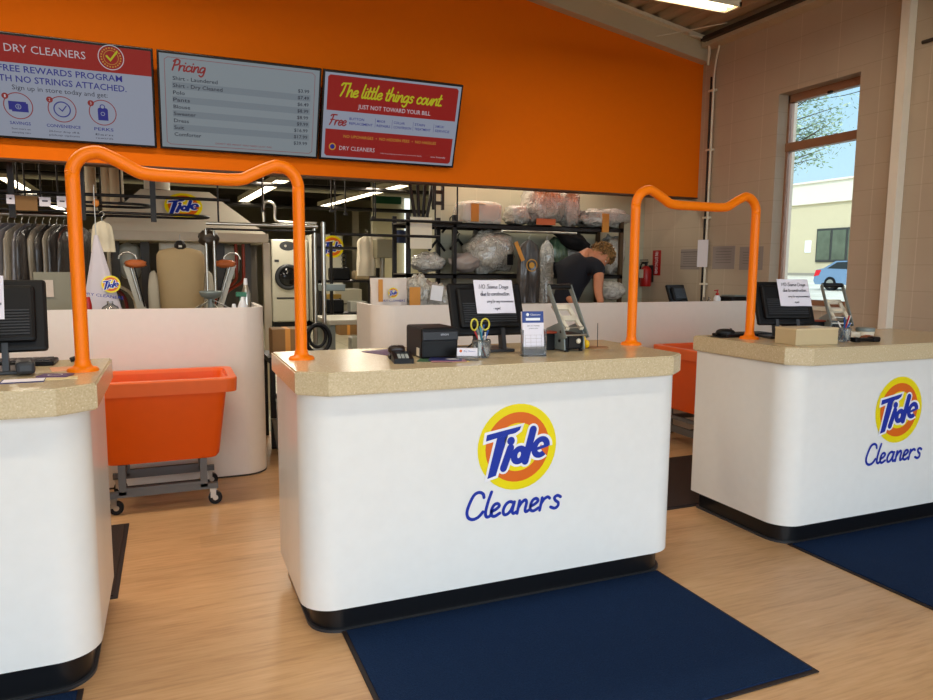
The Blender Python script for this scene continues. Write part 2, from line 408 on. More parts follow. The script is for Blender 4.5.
def thing(name, label, cat, loc=(0, 0, 0), rz=0, group=None):
    o = bpy.data.objects.new(name, None); COL.objects.link(o); o.empty_display_size = .1
    o.location = loc; o.rotation_euler = (0, 0, rz); o['label'] = label; o['category'] = cat
    if group: o['group'] = group
    return o
def tag(o, label, cat, group=None):
    o['label'] = label; o['category'] = cat
    if group: o['group'] = group
    return o
def struct(o): o['kind'] = 'structure'; return o
def one(mb, name, label, cat, loc=(0, 0, 0), rz=0, group=None):
    o = mb.build(name); o.location = loc; o.rotation_euler = (0, 0, rz); return tag(o, label, cat, group)
def arc(cx, cy, r, a0, a1, n=8): return [(cx+r*cos(radians(a0+(a1-a0)*i/n)), cy+r*sin(radians(a0+(a1-a0)*i/n))) for i in range(n+1)]
def smooth_path(P, n=6):
    P = [Vector(p) for p in P]; out = []
    for i in range(len(P)-1):
        p0, p1, p2, p3 = P[max(i-1, 0)], P[i], P[i+1], P[min(i+2, len(P)-1)]
        for k in range(n):
            t = k/n; out.append(.5*((2*p1)+(p2-p0)*t+(2*p0-5*p1+4*p2-p3)*t*t+(3*p1-p0-3*p2+p3)*t**3))
    out.append(P[-1]); return out

# ================================================================== THE SETTING
WX = 5.30; OY = 6.20; OZ = 2.235; LX = -4.2; FY = -3.0; RYW = 7.12; FARY = 24.0
struct(MB().box((LX, FY, -.1), (WX+.2, 6.35, 0), FLOOR).build('floor'))
struct(MB().box((LX, 6.35, -.1), (WX+.2, FARY+.2, 0), TILE).build('floor_rear'))
# sloping roof deck: rises to the left, corrugations run front to back
def roofz(x): return 3.83+(WX-x)*.165
CORR = mat('corrugated_deck_paint', (176, 160, 134), .5, metal=.1)
mb = MB()
x = LX-.2
while x < WX+.3:
    a, b_, c, d = x, x+.09, x+.115, x+.175
    for (p, q, zp, zq) in ((a, b_, 0, 0), (b_, c, 0, .045), (c, d, .045, .045), (d, x+.2, .045, 0)):
        mb.add([(p, FY-.3, roofz(p)+zp), (q, FY-.3, roofz(q)+zq), (q, OY+.15, roofz(q)+zq), (p, OY+.15, roofz(p)+zp)], [(0, 3, 2, 1)], CORR)
    x += .2
mb.add([(LX-.3, FY-.4, roofz(LX-.3)+.06), (WX+.35, FY-.4, roofz(WX+.35)+.06), (WX+.35, OY+.2, roofz(WX+.35)+.06), (LX-.3, OY+.2, roofz(LX-.3)+.06)], [(0, 3, 2, 1), (0, 1, 2, 3)], CORR)
struct(mb.build('ceiling'))
struct(MB().box((LX, OY+.14, 3.45), (WX+.2, FARY+.2, 3.55), mat('shaded_ceiling_rear', (70, 62, 50), .8)).build('ceiling_rear'))  # poor light at the back is put into the dark ceiling colour
# orange wall over the pass-through
def slopebox(x0, x1, y0, y1, zlo, zhi, material):
    mb = MB()
    vs = [(x0, y0, zlo(x0)), (x1, y0, zlo(x1)), (x1, y1, zlo(x1)), (x0, y1, zlo(x0)), (x0, y0, zhi(x0)), (x1, y0, zhi(x1)), (x1, y1, zhi(x1)), (x0, y1, zhi(x0))]
    return mb.add(vs, [(0, 3, 2, 1), (4, 5, 6, 7), (0, 1, 5, 4), (1, 2, 6, 5), (2, 3, 7, 6), (3, 0, 4, 7)], material)
struct(slopebox(LX, WX, OY, OY+.14, lambda x: OZ, lambda x: roofz(x)+.02, ORANGE).build('wall_orange'))
struct(MB().box((LX, OY-.006, OZ-.012), (WX-.002, OY+.145, OZ), mat('brown_edge_trim', (90, 52, 26), .6)).build('trim_1'))  # dark brown strip along the bottom edge of the orange wall
struct(slopebox(LX, WX-.02, OY-.10, OY, lambda x: roofz(x)-.22, lambda x: roofz(x)-.0, CREAM).build('trim_2'))
struct(slopebox(LX, WX-.02, OY-.16, OY-.10, lambda x: roofz(x)-.035, lambda x: roofz(x)-.0, CREAML).build('trim_3'))
# ledger along the right wall
mb = MB().box((WX-.14, FY, 3.74), (WX, OY-.12, 3.84), CREAM)
mb.box((WX-.20, FY, 3.78), (WX-.14, OY-.17, 3.82), BROWND)
struct(mb.build('trim_4'))
# right wall with window opening
wy0, wy1, wz0, wz1 = 4.302, 5.15, 1.14, 3.09
mb = MB()
wt = .24
mb.box((WX, FY, 0), (WX+wt, wy0, 4.3), BLOCK); mb.box((WX, wy1, 0), (WX+wt, RYW+.2, 4.3), BLOCK)
mb.box((WX, wy0, 0), (WX+wt, wy1, wz0), BLOCK); mb.box((WX, wy0, wz1), (WX+wt, wy1, 4.3), BLOCK)
struct(mb.build('wall_right'))
struct(MB().box((LX-.2, FY, 0), (LX, FARY, 5.6), BLOCK).build('wall_left'))
struct(MB().box((2.62, RYW, 0), (WX, RYW+.2, 3.45), BLOCKR).build('wall_rear'))
struct(MB().box((LX, FARY, 0), (WX+.2, FARY+.2, 3.5), mat('far_wall_paint', (150, 142, 118), .7)).build('wall_far'))
struct(MB().box((WX, RYW+.2, 0), (WX+.2, FARY, 3.5), BLOCKR).build('wall_rear_right'))
# window in the right wall
fr = .055; fx = WX+.12
w = MB()
w.box((fx, wy0, wz0), (fx+.06, wy1, wz0+fr), WOODBR).box((fx, wy0, wz1-.07), (fx+.06, wy1, wz1), WOODBR)
w.box((fx, wy0, wz0), (fx+.06, wy0+.02, wz1), WOODBR).box((fx, wy1-.022, wz0), (fx+.06, wy1, wz1), WOODBR)
w.box((fx-.01, wy0, 2.572), (fx+.06, wy1, 2.650), WOODBR)
win = struct(w.build('window_1'))
WG = mat('window_glass', (245, 250, 250), .0, trans=1, ior=1.02)
MB().box((fx+.025, wy0+.02, wz0+fr), (fx+.03, wy1-.02, 2.575), WG).build('lower_pane', win)
MB().box((fx+.025, wy0+.02, 2.645), (fx+.03, wy1-.02, wz1-.07), WG).build('upper_pane', win)
MB().box((fx-.03, 4.66, wz1-.085), (fx, 4.70, wz1-.06), DARKM, bev=.005).build('latch', win)
MB().box((WX-.03, wy0-.01, wz0-.03), (fx, wy1+.01, wz0+.005), CREAML, bev=.006).build('window_sill', win)
# street front: storefront wall with big windows behind the camera
mb = MB().box((LX, FY-.2, 0), (WX+.2, FY, .25), BLOCK).box((LX, FY-.2, 3.5), (WX+.2, FY, 5.6), BLOCK)
mb.box((LX, FY-.2, .25), (LX+.3, FY, 3.5), BLOCK).box((WX-.2, FY-.2, .25), (WX+.2, FY, 3.5), BLOCK)
struct(mb.build('wall_front'))
mb = MB()
for k in range(7):
    x = LX+.3+k*(WX-.2-LX-.3)/6
    mb.box((x-.03, FY-.14, .25), (x+.03, FY-.04, 3.5), ALU)
mb.box((LX+.3, FY-.14, 2.45), (WX-.2, FY-.04, 2.51), ALU)
struct(mb.build('window_2'))
# steel column and pipes along the right wall
mb = MB().box((WX-.08, 3.855, 0), (WX, 3.925, 3.72), mat('column_white', (244, 236, 220), .45))
struct(mb.build('trim_5'))
one(MB().tube(smooth_path([(WX-.02, 3.955, 3.2), (WX-.02, 3.955, 2.6), (WX-.018, 3.95, 1.9), (WX-.02, 3.965, 1.45), (WX-.02, 3.955, 1.15)]), .006, DARKM, 6), 'wall_cable', 'thin dark cable running down the taupe block wall beside the cream column', 'cable')
c = MB(); c.tube([(WX-.03, 6.0, 3.45), (WX-.03, 6.0, .1)], .012, CREAML, 8)
c.tube([(WX-.03, 6.035, 3.45), (WX-.03, 6.035, .1)], .011, DARKM, 8)
c.tube(smooth_path([(WX-.03, 6.0, 3.45), (WX-.03, 5.98, 3.6), (WX-.04, 5.93, 3.74)]), .010, CREAML, 8)
for z in (1.3, 2.0, 2.7, 3.3): c.box((WX-.045, 5.975, z), (WX-.001, 6.06, z+.02), CREAML)
one(c, 'conduit', 'slim light conduit running up the right block wall near the orange wall end', 'conduit')
c = MB(); c.tube(smooth_path([(WX-.35, OY-.17, roofz(5)-.05), (WX-.18, OY-.19, roofz(5)-.07), (WX-.10, OY-.19, roofz(5)-.15), (WX-.09, OY-.17, roofz(5)-.32)]), .012, CREAML, 8)
c.tube([(WX-.75, OY-.17, 3.76), (WX-.16, OY-.5, 3.87)], .006, CREAML, 6)
one(c, 'beam_conduit', 'bent pale conduit hooking over the end of the cream beam above the orange wall', 'conduit')
one(MB().tube([(WX-.02, 3.78, 3.17), (WX-.02, 3.0, 3.17)], .014, BROWND, 8), 'wall_pipe', 'short dark horizontal pipe high on the wall right of the cream column', 'pipe')

# ceiling lights of the shop (strip boxes), the customer-side one added unseen
LAMP = mat('lamp_tube', (255, 236, 200), .5, emit=5)
LAMPC = mat('lamp_tube_cool', (255, 246, 226), .5, emit=9)
def strip(name, label, a, b, w=.16, group=None, lampm=LAMP):
    a = Vector(a); b = Vector(b); L = (b-a).length; rz = math.atan2(b.y-a.y, b.x-a.x)
    t = thing(name, label, 'ceiling light', (a+b)/2, rz, group)
    MB().box((-L/2, -w/2, 0), (L/2, w/2, .06), CREAML, bev=.006).box((-L/2, -w/2, -.035), (L/2, -w/2+.012, .0), CREAML).box((-L/2, w/2-.012, -.035), (L/2, w/2, .0), CREAML).box((-L/2, -w/2, -.035), (-L/2+.02, w/2, 0), CREAML).box((L/2-.02, -w/2, -.035), (L/2, w/2, 0), CREAML).build('housing', t)
    for s in (-1, 1):
        MB().cyl((-L/2+.05, s*w*.22, -.018), (L/2-.05, s*w*.22, -.018), .016, lampm, 10).build('tube', t)
    return t
def hang(t, L, z0, ztop):
    for s in (-1, 1): MB().cyl((s*L*.4, 0, z0), (s*L*.4, 0, ztop), .004, ALU, 6).build('hanger_rod', t)
t = strip('strip_light', 'fluorescent strip light hanging at the top edge above the window wall', (2.85, 4.55, 3.52), (4.16, 4.55, 3.52), .17); hang(t, 1.3, .06, .58)
t = strip('strip_light', 'bright strip light end glimpsed at top right corner beyond the cream column', (4.75, 2.55, 3.52), (4.75, 3.45, 3.52), .14); hang(t, .9, .06, .38)
t = strip('strip_light', 'fluorescent strip light over the counters out of view at left', (-2.3, 4.3, 3.65), (.4, 4.3, 3.65), .2); hang(t, 2.7, .06, 1.2)
t = strip('strip_light', 'unseen fluorescent strip light added over the customer side', (-.8, 1.2, 3.65), (1.8, 1.2, 3.65), .2); hang(t, 2.7, .06, .95)  # unseen fixture added for more light in the room

# ================================================================== LOGOS
def tide(mb, M, R, z=.0, word=True, outline=True):
    """round two-tone mark with the slanted word, drawn in a 342x382 grid"""
    k = R/175.
    mb.disc(0, 0, R, R, YEL, M, z); mb.disc(-.0*R, 0, R*.81, R*.81, ORG, M, z+.0006); mb.disc(.0, 0, R*.56, R*.56, YEL, M, z+.0012)
    def q(px, py): return ((px-334)*k*1.02, -((py-290)+.097*(px-334))*k*.92)
    TB = [(200, 238), (347, 197), (341, 214), (322, 228), (290, 238), (240, 416), (203, 430), (243, 251), (196, 266)]
    TB2 = [[(200, 238), (347, 197), (341, 214), (322, 228), (290, 238), (243, 251), (196, 266)], [(243, 251), (290, 238), (240, 416), (203, 430)]]
    strokes = [([(302, 293), (272, 383)], 32), ([(400, 212), (366, 352)], 33)]
    rings = [(339, 325, 21, 28, 28, 0, 360), (434, 290, 27, 36, 26, 8, 318)]
    dots = [(303, 263, 17)]
    for wid, m_, dz in ((11, LWHITE, .0018), (0, BLUE, .0024)):
        if m_ is LWHITE and not outline: continue
        for poly in TB2:
            mb.add([q(*p)+(z+dz-.0003+.0001*TB2.index(poly),) for p in reversed(poly)], [tuple(range(len(poly)))], m_, M)
            if wid: mb.ribbon([q(*p) for p in poly+[poly[0]]], wid*2*k, m_, M, z+dz)
        for st, w_ in strokes: mb.ribbon([q(*p) for p in (st if len(st) < 3 else smooth_path([(a, b, 0) for a, b in st], 3))][:999] if len(st) < 3 else [q(p.x, p.y) for p in smooth_path([(a, b, 0) for a, b in st], 3)], (w_+wid*1.7)*k*.97, m_, M, z+dz)
        for ri, (cx_, cy_, rx, ry, wd, a0, a1) in enumerate(rings):
            n_ = 40; vs_ = []
            for e in (-1, 1):
                for i_ in range(n_+1):
                    a = radians(a0+(a1-a0)*i_/n_); ax_ = rx+e*(wd+2*wid)/2; ay_ = ry+e*(wd+2*wid)/2; ax_ = max(ax_, 1.5); ay_ = max(ay_, 3)
                    dy_ = -sin(a)*ay_; X, Y = q(cx_+cos(a)*ax_-dy_*.22, cy_+dy_); vs_.append((X, Y, z+dz+.00045+.00005*ri))
            mb.add(vs_, [(i_, n_+1+i_, n_+2+i_, i_+1) for i_ in range(n_)], m_, M)
        if not wid: mb.ribbon([q(412, 300), q(462, 282)], 13*k, m_, M, z+dz+.0007)
        for (x, y, r_) in dots: X, Y = q(x, y); mb.disc(X, Y, (r_+wid)*k, (r_+wid)*k, m_, M, z+dz+.0004, 16)
def cleaners(mb, M, sx, sz, z=.0):
    G = [[(196, 92), (192, 108), (176, 117), (156, 108), (138, 74), (127, 36), (133, 10), (152, 0), (174, 8), (192, 28)],
         [(227, 112), (212, 66), (203, 24), (206, 5), (217, 3), (228, 14)],
         [(228, 24), (248, 33), (260, 46), (252, 57), (238, 52), (228, 32), (227, 10), (240, 1), (262, 12)],
         [(322, 50), (305, 58), (288, 48), (277, 24), (280, 4), (294, 3), (310, 20), (324, 54)], [(324, 54), (315, 16), (320, 2), (332, 8)],
         [(346, 56), (336, 0)], [(339, 22), (354, 46), (370, 57), (376, 44), (370, 14), (374, 2), (386, 8)],
         [(394, 24), (414, 33), (426, 46), (418, 57), (404, 52), (394, 32), (393, 10), (406, 1), (428, 12)],
         [(444, 56), (434, 0)], [(438, 26), (452, 48), (468, 57), (477, 50)],
         [(526, 50), (512, 58), (499, 50), (503, 36), (516, 24), (514, 8), (500, 0), (482, 8)]]
    for g in G:
        P = smooth_path([((x-334), y, 0) for x, y in g], 4)
        mb.ribbon([(p.x*sx, p.y*sz) for p in P], 12.5*sx, BLUE, M, z)

# ================================================================== SERVICE COUNTERS
TOP = 1.067; TH = .090
def rrect(x0, y0, x1, y1, r, rb=.02):
    return arc(x0+r, y0+r, r, 180, 270, 12)+arc(x1-r, y0+r, r, 270, 360, 12)+arc(x1-rb, y1-rb, rb, 0, 90, 3)+arc(x0+rb, y1-rb, rb, 90, 180, 3)
def ext(mb, poly, z0, z1, material, flare=None, smooth=True):
    n = len(poly); vs = [(x, y, z0) for x, y in poly]+[(x, y, z1) for x, y in poly]
    mb.add(vs, [(i, (i+1) % n, n+(i+1) % n, n+i) for i in range(n)], material, None, smooth)
    mb.add(vs, [tuple(reversed(range(n))), tuple(range(n, 2*n))], material)
    return mb
def counter(x0, x1, y0, y1, label, lx=None, lz=.70, cl=None, ins=.05, pl=.018, pr=.004):
    t = thing('service_counter', label, 'counter', ((x0+x1)/2, (y0+y1)/2, 0), 0, None)
    cx, cy = (x0+x1)/2, (y0+y1)/2; a0, a1, b0, b1 = x0-cx, x1-cx, y0-cy, y1-cy
    p = ext(MB(), rrect(a0+pl, b0+ins, a1-pr, b1-.004, .13), .110, TOP-TH, WHITE)
    p.build('panel', t)
    k = MB(); k1 = rrect(a0+pl+.045, b0+.085, a1-pr-.036, b1-.03, .12); k2 = rrect(a0+pl+.032, b0+.072, a1-pr-.023, b1-.02, .13)
    ext(k, k1, 0, .110, BLACK); ext(k, k2, 0, .012, DKGREY)
    k.build('toe_kick', t)
    ch = .11; cv = .085
    W = [(a0, b0+cv), (a0+ch, b0), (a1-ch, b0), (a1, b0+cv), (a1, b1), (a0, b1)]
    bm = bmesh.new(); vs = [bm.verts.new((x, y, TOP-TH)) for x, y in W]; f = bm.faces.new(vs)
    r = bmesh.ops.extrude_face_region(bm, geom=[f])
    for v in r['geom']:
        if isinstance(v, bmesh.types.BMVert): v.co.z = TOP
    bmesh.ops.recalc_face_normals(bm, faces=bm.faces)
    ed = [e for e in bm.edges if abs(e.verts[0].co.z-e.verts[1].co.z) < 1e-5]
    bmesh.ops.bevel(bm, geom=ed, offset=.006, segments=2, affect='EDGES')
    MB().bm(bm, QUARTZ).build('worktop', t)
    if lx is not None:
        L = MB(); M = face(lx-cx, b0+.0475, lz); tide(L, M, .188); L.build('round_logo', t, label='yellow and orange round Tide mark')
        L = MB(); M = face(lx-cx, b0+.0475, lz-.295 if cl is None else cl); cleaners(L, M, .00113, .00098); L.build('cleaners_lettering', t, label='blue handwritten word Cleaners')
    return t
counter(.422, 2.230, 2.59, 3.335, 'white rounded service counter in the centre with Tide Cleaners mark facing us', 1.35)
counter(2.902, 4.62, 2.60, 3.375, 'white service counter at right with its own round logo, near the window wall', 3.745, lz=.69)
counter(-2.0, -.238, 2.545, 3.33, 'white service counter cut off by the left edge of the photo', ins=.075, pr=.034)

# ------------------------------------------------------------------ guard rails
def rail(x0, y0, x1, y1, zt, zb, label):
    L = sqrt((x1-x0)**2+(y1-y0)**2); rz = math.atan2(y1-y0, x1-x0)
    t = thing('guard_rail', label, 'rail', (x0, y0, TOP), rz)
    h = zt-TOP; b = zb-TOP; r = .085
    left = [(0, 0, .012), (0, 0, .3), (0, 0, h-r-.02)]
    c = [(r-r*cos(radians(a)), 0, h-r+r*sin(radians(a))) for a in range(0, 100, 12)]
    tail = [(r+.055, 0, h-.020), (r+.095, 0, (h+b)/2-.006), (r+.14, 0, b+.006), (r+.20, 0, b)]
    P = left+c+tail
    Q = [(L-x, 0, z) for x, _, z in reversed(P)]
    path = smooth_path(P, 4)+smooth_path(Q, 4)
    MB().tube(path, .0245, RAILO, 18).build('tube', t)
    for x in (0, L):
        MB().lathe([(.054, 0), (.054, .006), (.048, .013), (.034, .016), (.028, .026), (.026, .04)], (x, 0, 0), RAILO, 28).build('flange', t)
rail(-.31, 2.955, .508, 3.03, 1.868, 1.80, 'orange bent tube rail bridging the left and centre counters')
rail(2.222, 3.06, 3.078, 3.11, 1.868, 1.80, 'orange bent tube rail bridging the centre and right counters')

# ------------------------------------------------------------------ mats
def floor_mat(x0, y0, x1, y1, label, m_=CARPET, edge=.018, name='floor_mat'):
    t = thing(name, label, 'mat', ((x0+x1)/2, (y0+y1)/2, 0)); a = (x1-x0)/2; b = (y1-y0)/2
    MB().box((-a, -b, .0005), (a, b, .006), EDGE, bev=.002).build('rubber_border', t)
    MB().box((-a+edge, -b+edge, .006), (a-edge, b-edge, .012), m_).build('pile', t)
floor_mat(.585, 1.735, 2.14, 2.672, 'navy carpet mat in front of the centre counter')
floor_mat(3.00, 1.40, 4.60, 2.682, 'navy carpet mat in front of the right counter')
floor_mat(-1.9, 1.6, -.325, 2.618, 'navy carpet mat corner showing at the bottom left')
floor_mat(2.32, 3.36, 3.95, 4.33, 'dark brown anti-fatigue mat in the gap before the right orange cart', MATBR, .02)
floor_mat(-1.8, 3.32, -.262, 4.30, 'dark brown mat sliver beside the left counter base', MATBR, .02)

# ================================================================== HALF WALLS
HT = 1.178; HY = 5.03
def halfwall(x0, x1, depth, label, rnd, ret_left=True, ret_right=True):
    t = thing('half_wall_counter', label, 'counter', ((x0+x1)/2, HY, 0)); cx = (x0+x1)/2; a0, a1 = x0-cx, x1-cx; r = .17; th = .035
    out = []
    if rnd == 'R': outer = [(a0, 0)]+arc(a1-r, r, r, 270, 360, 12)+[(a1, depth)]; inner = [(a1-th, depth)]+arc(a1-r, r, r-th, 360, 270, 12)+[(a0, th)]
    else: outer = [(a0, depth)]+arc(a0+r, r, r, 180, 270, 12)+[(a1, 0)]; inner = [(a1, th)]+arc(a0+r, r, r-th, 270, 180, 12)+[(a0+th, depth)]
    P = outer+inner; n = len(P); mb = MB()
    vs = [(x, y, .012) for x, y in P]+[(x, y, HT) for x, y in P]
    mb.add(vs, [(i, (i+1) % n, n+(i+1) % n, n+i) for i in range(n)], WHITE2, None, False)
    no = len(outer)
    mb.add(vs, [(n+i, n+i+1, 2*n-2-i, 2*n-1-i) for i in range(no-1)], WHITE2)
    mb.build('panel', t)
    k = MB(); vs2 = [(x, y-.003, 0) for x, y in outer]+[(x, y-.003, .012) for x, y in outer]
    k.add(vs2, [(i, i+1, no+i+1, no+i) for i in range(no-1)], BROWND); k.build('base_strip', t)
    MB().box((a0+.09, .075, HT-.16), (a1-.09, depth-.02, HT-.13), mat('desk_laminate', (120, 112, 100), .4)).build('desk_surface', t)
    return t
halfwall(-3.6, .605, .75, 'long white half wall behind the left orange cart, rounded at its right end', 'R')
halfwall(1.385, 5.28, .56, 'long white half wall behind the centre and right counters', 'L')

# ================================================================== LAUNDRY CARTS
def cart(label, loc, rz, L=.90, W=.50, ztop=.80):
    t = thing('laundry_cart', label, 'cart', loc, rz)
    z0, z1 = .295, ztop
    def rr(a, b, r=.05): return arc(a-r, -b+r, r, 270, 360, 4)+arc(a-r, b-r, r, 0, 90, 4)+arc(-a+r, b-r, r, 90, 180, 4)+arc(-a+r, -b+r, r, 180, 270, 4)
    b = MB()
    secs = [(rr(L/2-.125, W/2-.06), z0), (rr(L/2-.11, W/2-.05), z0+.02), (rr(L/2-.055, W/2-.025), z1-.05), (rr(L/2-.05, W/2-.02), z1-.012)]
    inn = [(rr(L/2-.065, W/2-.035), z1-.012), (rr(L/2-.125, W/2-.065), z0+.03)]
    vs = []; n = 20
    for p, z in secs+inn: vs += [(x, y, z) for x, y in p]
    fs = []
    for i in range(len(secs+inn)-1):
        for k in range(n): k2 = (k+1) % n; fs.append((i*n+k, i*n+k2, (i+1)*n+k2, (i+1)*n+k))
    b.add(vs, fs, CARTO, None, True); b.add(vs, [tuple(reversed(range(n))), tuple(range(5*n, 6*n))], CARTO)
    b.build('tub', t)
    r_ = MB(); vs = []
    prof = [(-.055, -.085), (.0, -.085), (.004, -.008), (0, 0), (-.045, 0), (-.052, -.02)]
    for dx, dz in prof: vs += [(x, y, z1+dz) for x, y in rr(L/2+dx, W/2+dx, .06)]
    fs = []
    for i in range(len(prof)):
        j = (i+1) % len(prof)
        for k in range(n): k2 = (k+1) % n; fs.append((i*n+k, i*n+k2, j*n+k2, j*n+k))
    r_.add(vs, fs, CARTL, None, False); r_.build('rim', t)
    f = MB(); ax = L/2-.205; ay = W/2-.065
    for sx in (-1, 1):
        for sy in (-1, 1): f.box((sx*ax-.02, sy*ay-.015, .115), (sx*ax+.02, sy*ay+.015, z0), CASTG)
        f.box((sx*ax-.018, -ay, .20), (sx*ax+.018, ay, .235), CASTG)
    for sy in (-1, 1):
        f.box((-ax, sy*ay-.014, .115), (ax, sy*ay+.014, .155), CASTG)
        f.box((-ax, sy*ay-.012, .21), (ax, sy*ay+.012, .24), CASTG) if sy > 0 else None
    f.box((-ax-.08, -ay-.015, .10), (ax+.08, -ay+.015, .135), CASTG); f.box((-ax-.08, ay-.015, .10), (ax+.08, ay+.015, .135), CASTG)
    f.build('frame', t)
    for sx in (-1, 1):
        for sy in (-1, 1):
            x, y = sx*(ax+.05), sy*ay
            c = MB().box((x-.016, y-.024, .045), (x+.016, y-.018, .10), STEEL).box((x-.016, y+.018, .045), (x+.016, y+.024, .10), STEEL).box((x-.02, y-.026, .092), (x+.02, y+.026, .102), STEEL)
            co = c.build('caster', t)
            MB().cyl((x+.012, y-.015, .041), (x+.012, y+.015, .041), .04, BLKP, 20).cyl((x+.012, y-.017, .041), (x+.012, y+.017, .041), .016, STEEL, 12).build('wheel', co)
cart('orange plastic laundry cart on casters behind the gap beside the left counter', (-.075, 4.70, 0), 0, .86, .54, .79)
cart('orange plastic laundry cart peeking out behind the right counter', (4.10, 4.40, 0), pi/2, 1.14, .56, .82)

# ================================================================== MENU SCREENS
def emat(name, col, e):
    m = mat(name, col, .5, emit=e, spec=.2)
    m.node_tree.nodes['Principled BSDF'].inputs['Base Color'].default_value = (.02, .02, .02, 1)
    return m
EM = .46
sR = emat('screen_red', (172, 18, 16), EM); sB = emat('screen_pale', (176, 184, 204), EM); sG = emat('screen_greyblue', (158, 170, 178), EM)
sG2 = emat('screen_greyblue_band', (142, 154, 164), EM); sBl = emat('screen_blue', (34, 42, 150), EM); sW = emat('screen_white', (226, 214, 222), EM)
sY = emat('screen_yellow', (214, 214, 30), EM); sO = emat('screen_gold', (222, 160, 60), EM); sD = emat('screen_ink', (30, 36, 60), EM); sRs = emat('screen_redink', (160, 36, 40), EM)
SW, SH = 1.222, .719
def screen(xc, label, draw):
    t = thing('menu_screen', label, 'screen', (xc, 6.02, 2.706))
    Mt = Matrix.Rotation(radians(19.5), 4, 'X')                      # leans forward at the top
    F = Mt @ face(0, 0, 0)
    MB().box((-SW/2, -SH/2, -.05), (SW/2, SH/2, 0), SCREENB, F, bev=.004).build('bezel', t)
    d = MB(); draw(d, F, SW-.032, SH-.036); d.build('display', t)
    MB().box((-.2, -.15, -.09), (.2, .15, -.05), DARKM, F).box((-.06, .02, -.02), (.06, .17, -.0), DARKM, Matrix.Translation((0, 0, 0))).build('wall_bracket', t)
def tv1(d, F, w, h):
    z = .002; X = lambda u: u; d.rect(-w/2, -h/2, w/2, h/2, sB, F, z); d.rect(-w/2, .165, w/2, h/2, sR, F, z+.001); z += .002
    d.text('DRY CLEANERS', -.335, .165, .262, .05, sW, F, z); d.ring(-.425, .262, .05, .056, sW, F, z)
    d.ring(.33, .268, .080, .086, sW, F, z); d.ring(.33, .268, .046, .05, sO, F, z); d.ribbon([(.302, .276), (.325, .25), (.37, .31)], .013, sY, F, z)
    for k in range(22):
        a = 2*pi*k/22; d.rect(.33+.064*cos(a)-.005, .268+.064*sin(a)-.005, .33+.064*cos(a)+.005, .268+.064*sin(a)+.005, sO, F, z)
    d.text('FREE REWARDS PROGRAM', -.385, .395, .128, .043, sBl, F, z, bold=.01); d.text('WITH NO STRINGS ATTACHED.', -.47, .42, .060, .043, sBl, F, z, bold=.01)
    d.text('Sign up in store today and get:', -.315, .29, .002, .032, sD, F, z)
    for k, (x, cap) in enumerate(((-.29, 'SAVINGS'), (-.015, 'CONVENIENCE'), (.25, 'PERKS'))):
        y = -.125; d.ring(x, y, .086, .092, sRs, F, z); d.disc(x-.075, y+.062, .021, .021, sRs, F, z+.001); d.text(str(k+1), x-.08, x-.07, y+.062, .02, sW, F, z+.002)
        wd = .13 if k != 1 else .22
        d.text(cap, x-wd/2, x+wd/2, -.245, .022, sBl, F, z, bold=.01)
        for j, s_ in enumerate((('Save more on', 'everyday care'), ('24-hour drop off &', 'pickup options'), ('Earn', 'rewards'))[k]): d.text(s_, x-wd*.45, x+wd*.45, -.285-.026*j, .013, sD, F, z)
        if k == 0:
            for s_ in (0, .018): d.rect(x-.06+s_, y-.03-s_*.6, x+.05+s_*.6, y+.03-s_*.6, sBl, F, z+.001+s_*.02)
            d.ring(x, y-.005, .014, .018, sB, F, z+.003); d.text('$', x-.006, x+.006, y-.005, .018, sB, F, z+.003)
        if k == 1:
            d.ring(x, y, .048, .056, sBl, F, z+.001); d.ribbon([(x-.02, y+.008), (x, y-.012), (x+.028, y+.026)], .007, sBl, F, z+.001)
        if k == 2:
            d.ribbon([(x-.018, y+.02), (x-.018, y-.04), (x+.02, y-.04), (x+.02, y+.02)], .03, sBl, F, z+.001); d.rect(x-.02, y-.04, x+.022, y+.03, sBl, F, z+.001); d.ring(x, y+.042, .012, .018, sBl, F, z+.001); d.ring(x, y-.008, .01, .014, sB, F, z+.002)
def tv2(d, F, w, h):
    z = .002; d.rect(-w/2, -h/2, w/2, h/2, sG, F, z); z += .001
    V = lambda v: h/2-v*h; U = lambda u: (u-.5)*w
    for k in (1, 3, 5, 7): d.rect(U(.07), V(.247+.0755*k+.036), U(.945), V(.247+.0755*k-.036), sG2, F, z)
    z += .001
    B = [(U(.03), V(.06)), (U(.05), V(.035)), (U(.95), V(.035)), (U(.97), V(.06)), (U(.97), V(.94)), (U(.95), V(.965)), (U(.05), V(.965)), (U(.03), V(.94)), (U(.03), V(.06))]
    d.ribbon(B, .003, sRs, F, z)
    script(d, 'Pricing', U(.07), U(.27), V(.165), .080, sRs, F, z, .14)
    items = [('Shirt - Laundered', '$3.99', .27), ('Shirt - Dry Cleaned', '$7.49', .30), ('Polo', '$6.49', .07), ('Pants', '$8.99', .10), ('Blouse', '$8.99', .10), ('Sweater', '$9.99', .135), ('Dress', '$16.99', .09), ('Suit', '$17.99', .06), ('Comforter', '$39.99', .165)]
    for k, (a, p, wd) in enumerate(items):
        v = V(.247+.0755*k); d.text(a, U(.075), U(.075+wd), v, .027, sD, F, z, bold=.01)
        pw = .075 if len(p) == 5 else .092; d.text(p, U(.935-pw), U(.935), v, .026, sD, F, z, bold=.01)
    d.text("DON'T SEE WHAT YOU NEED? JUST ASK.", U(.33), U(.70), V(.925), .012, sRs, F, z)
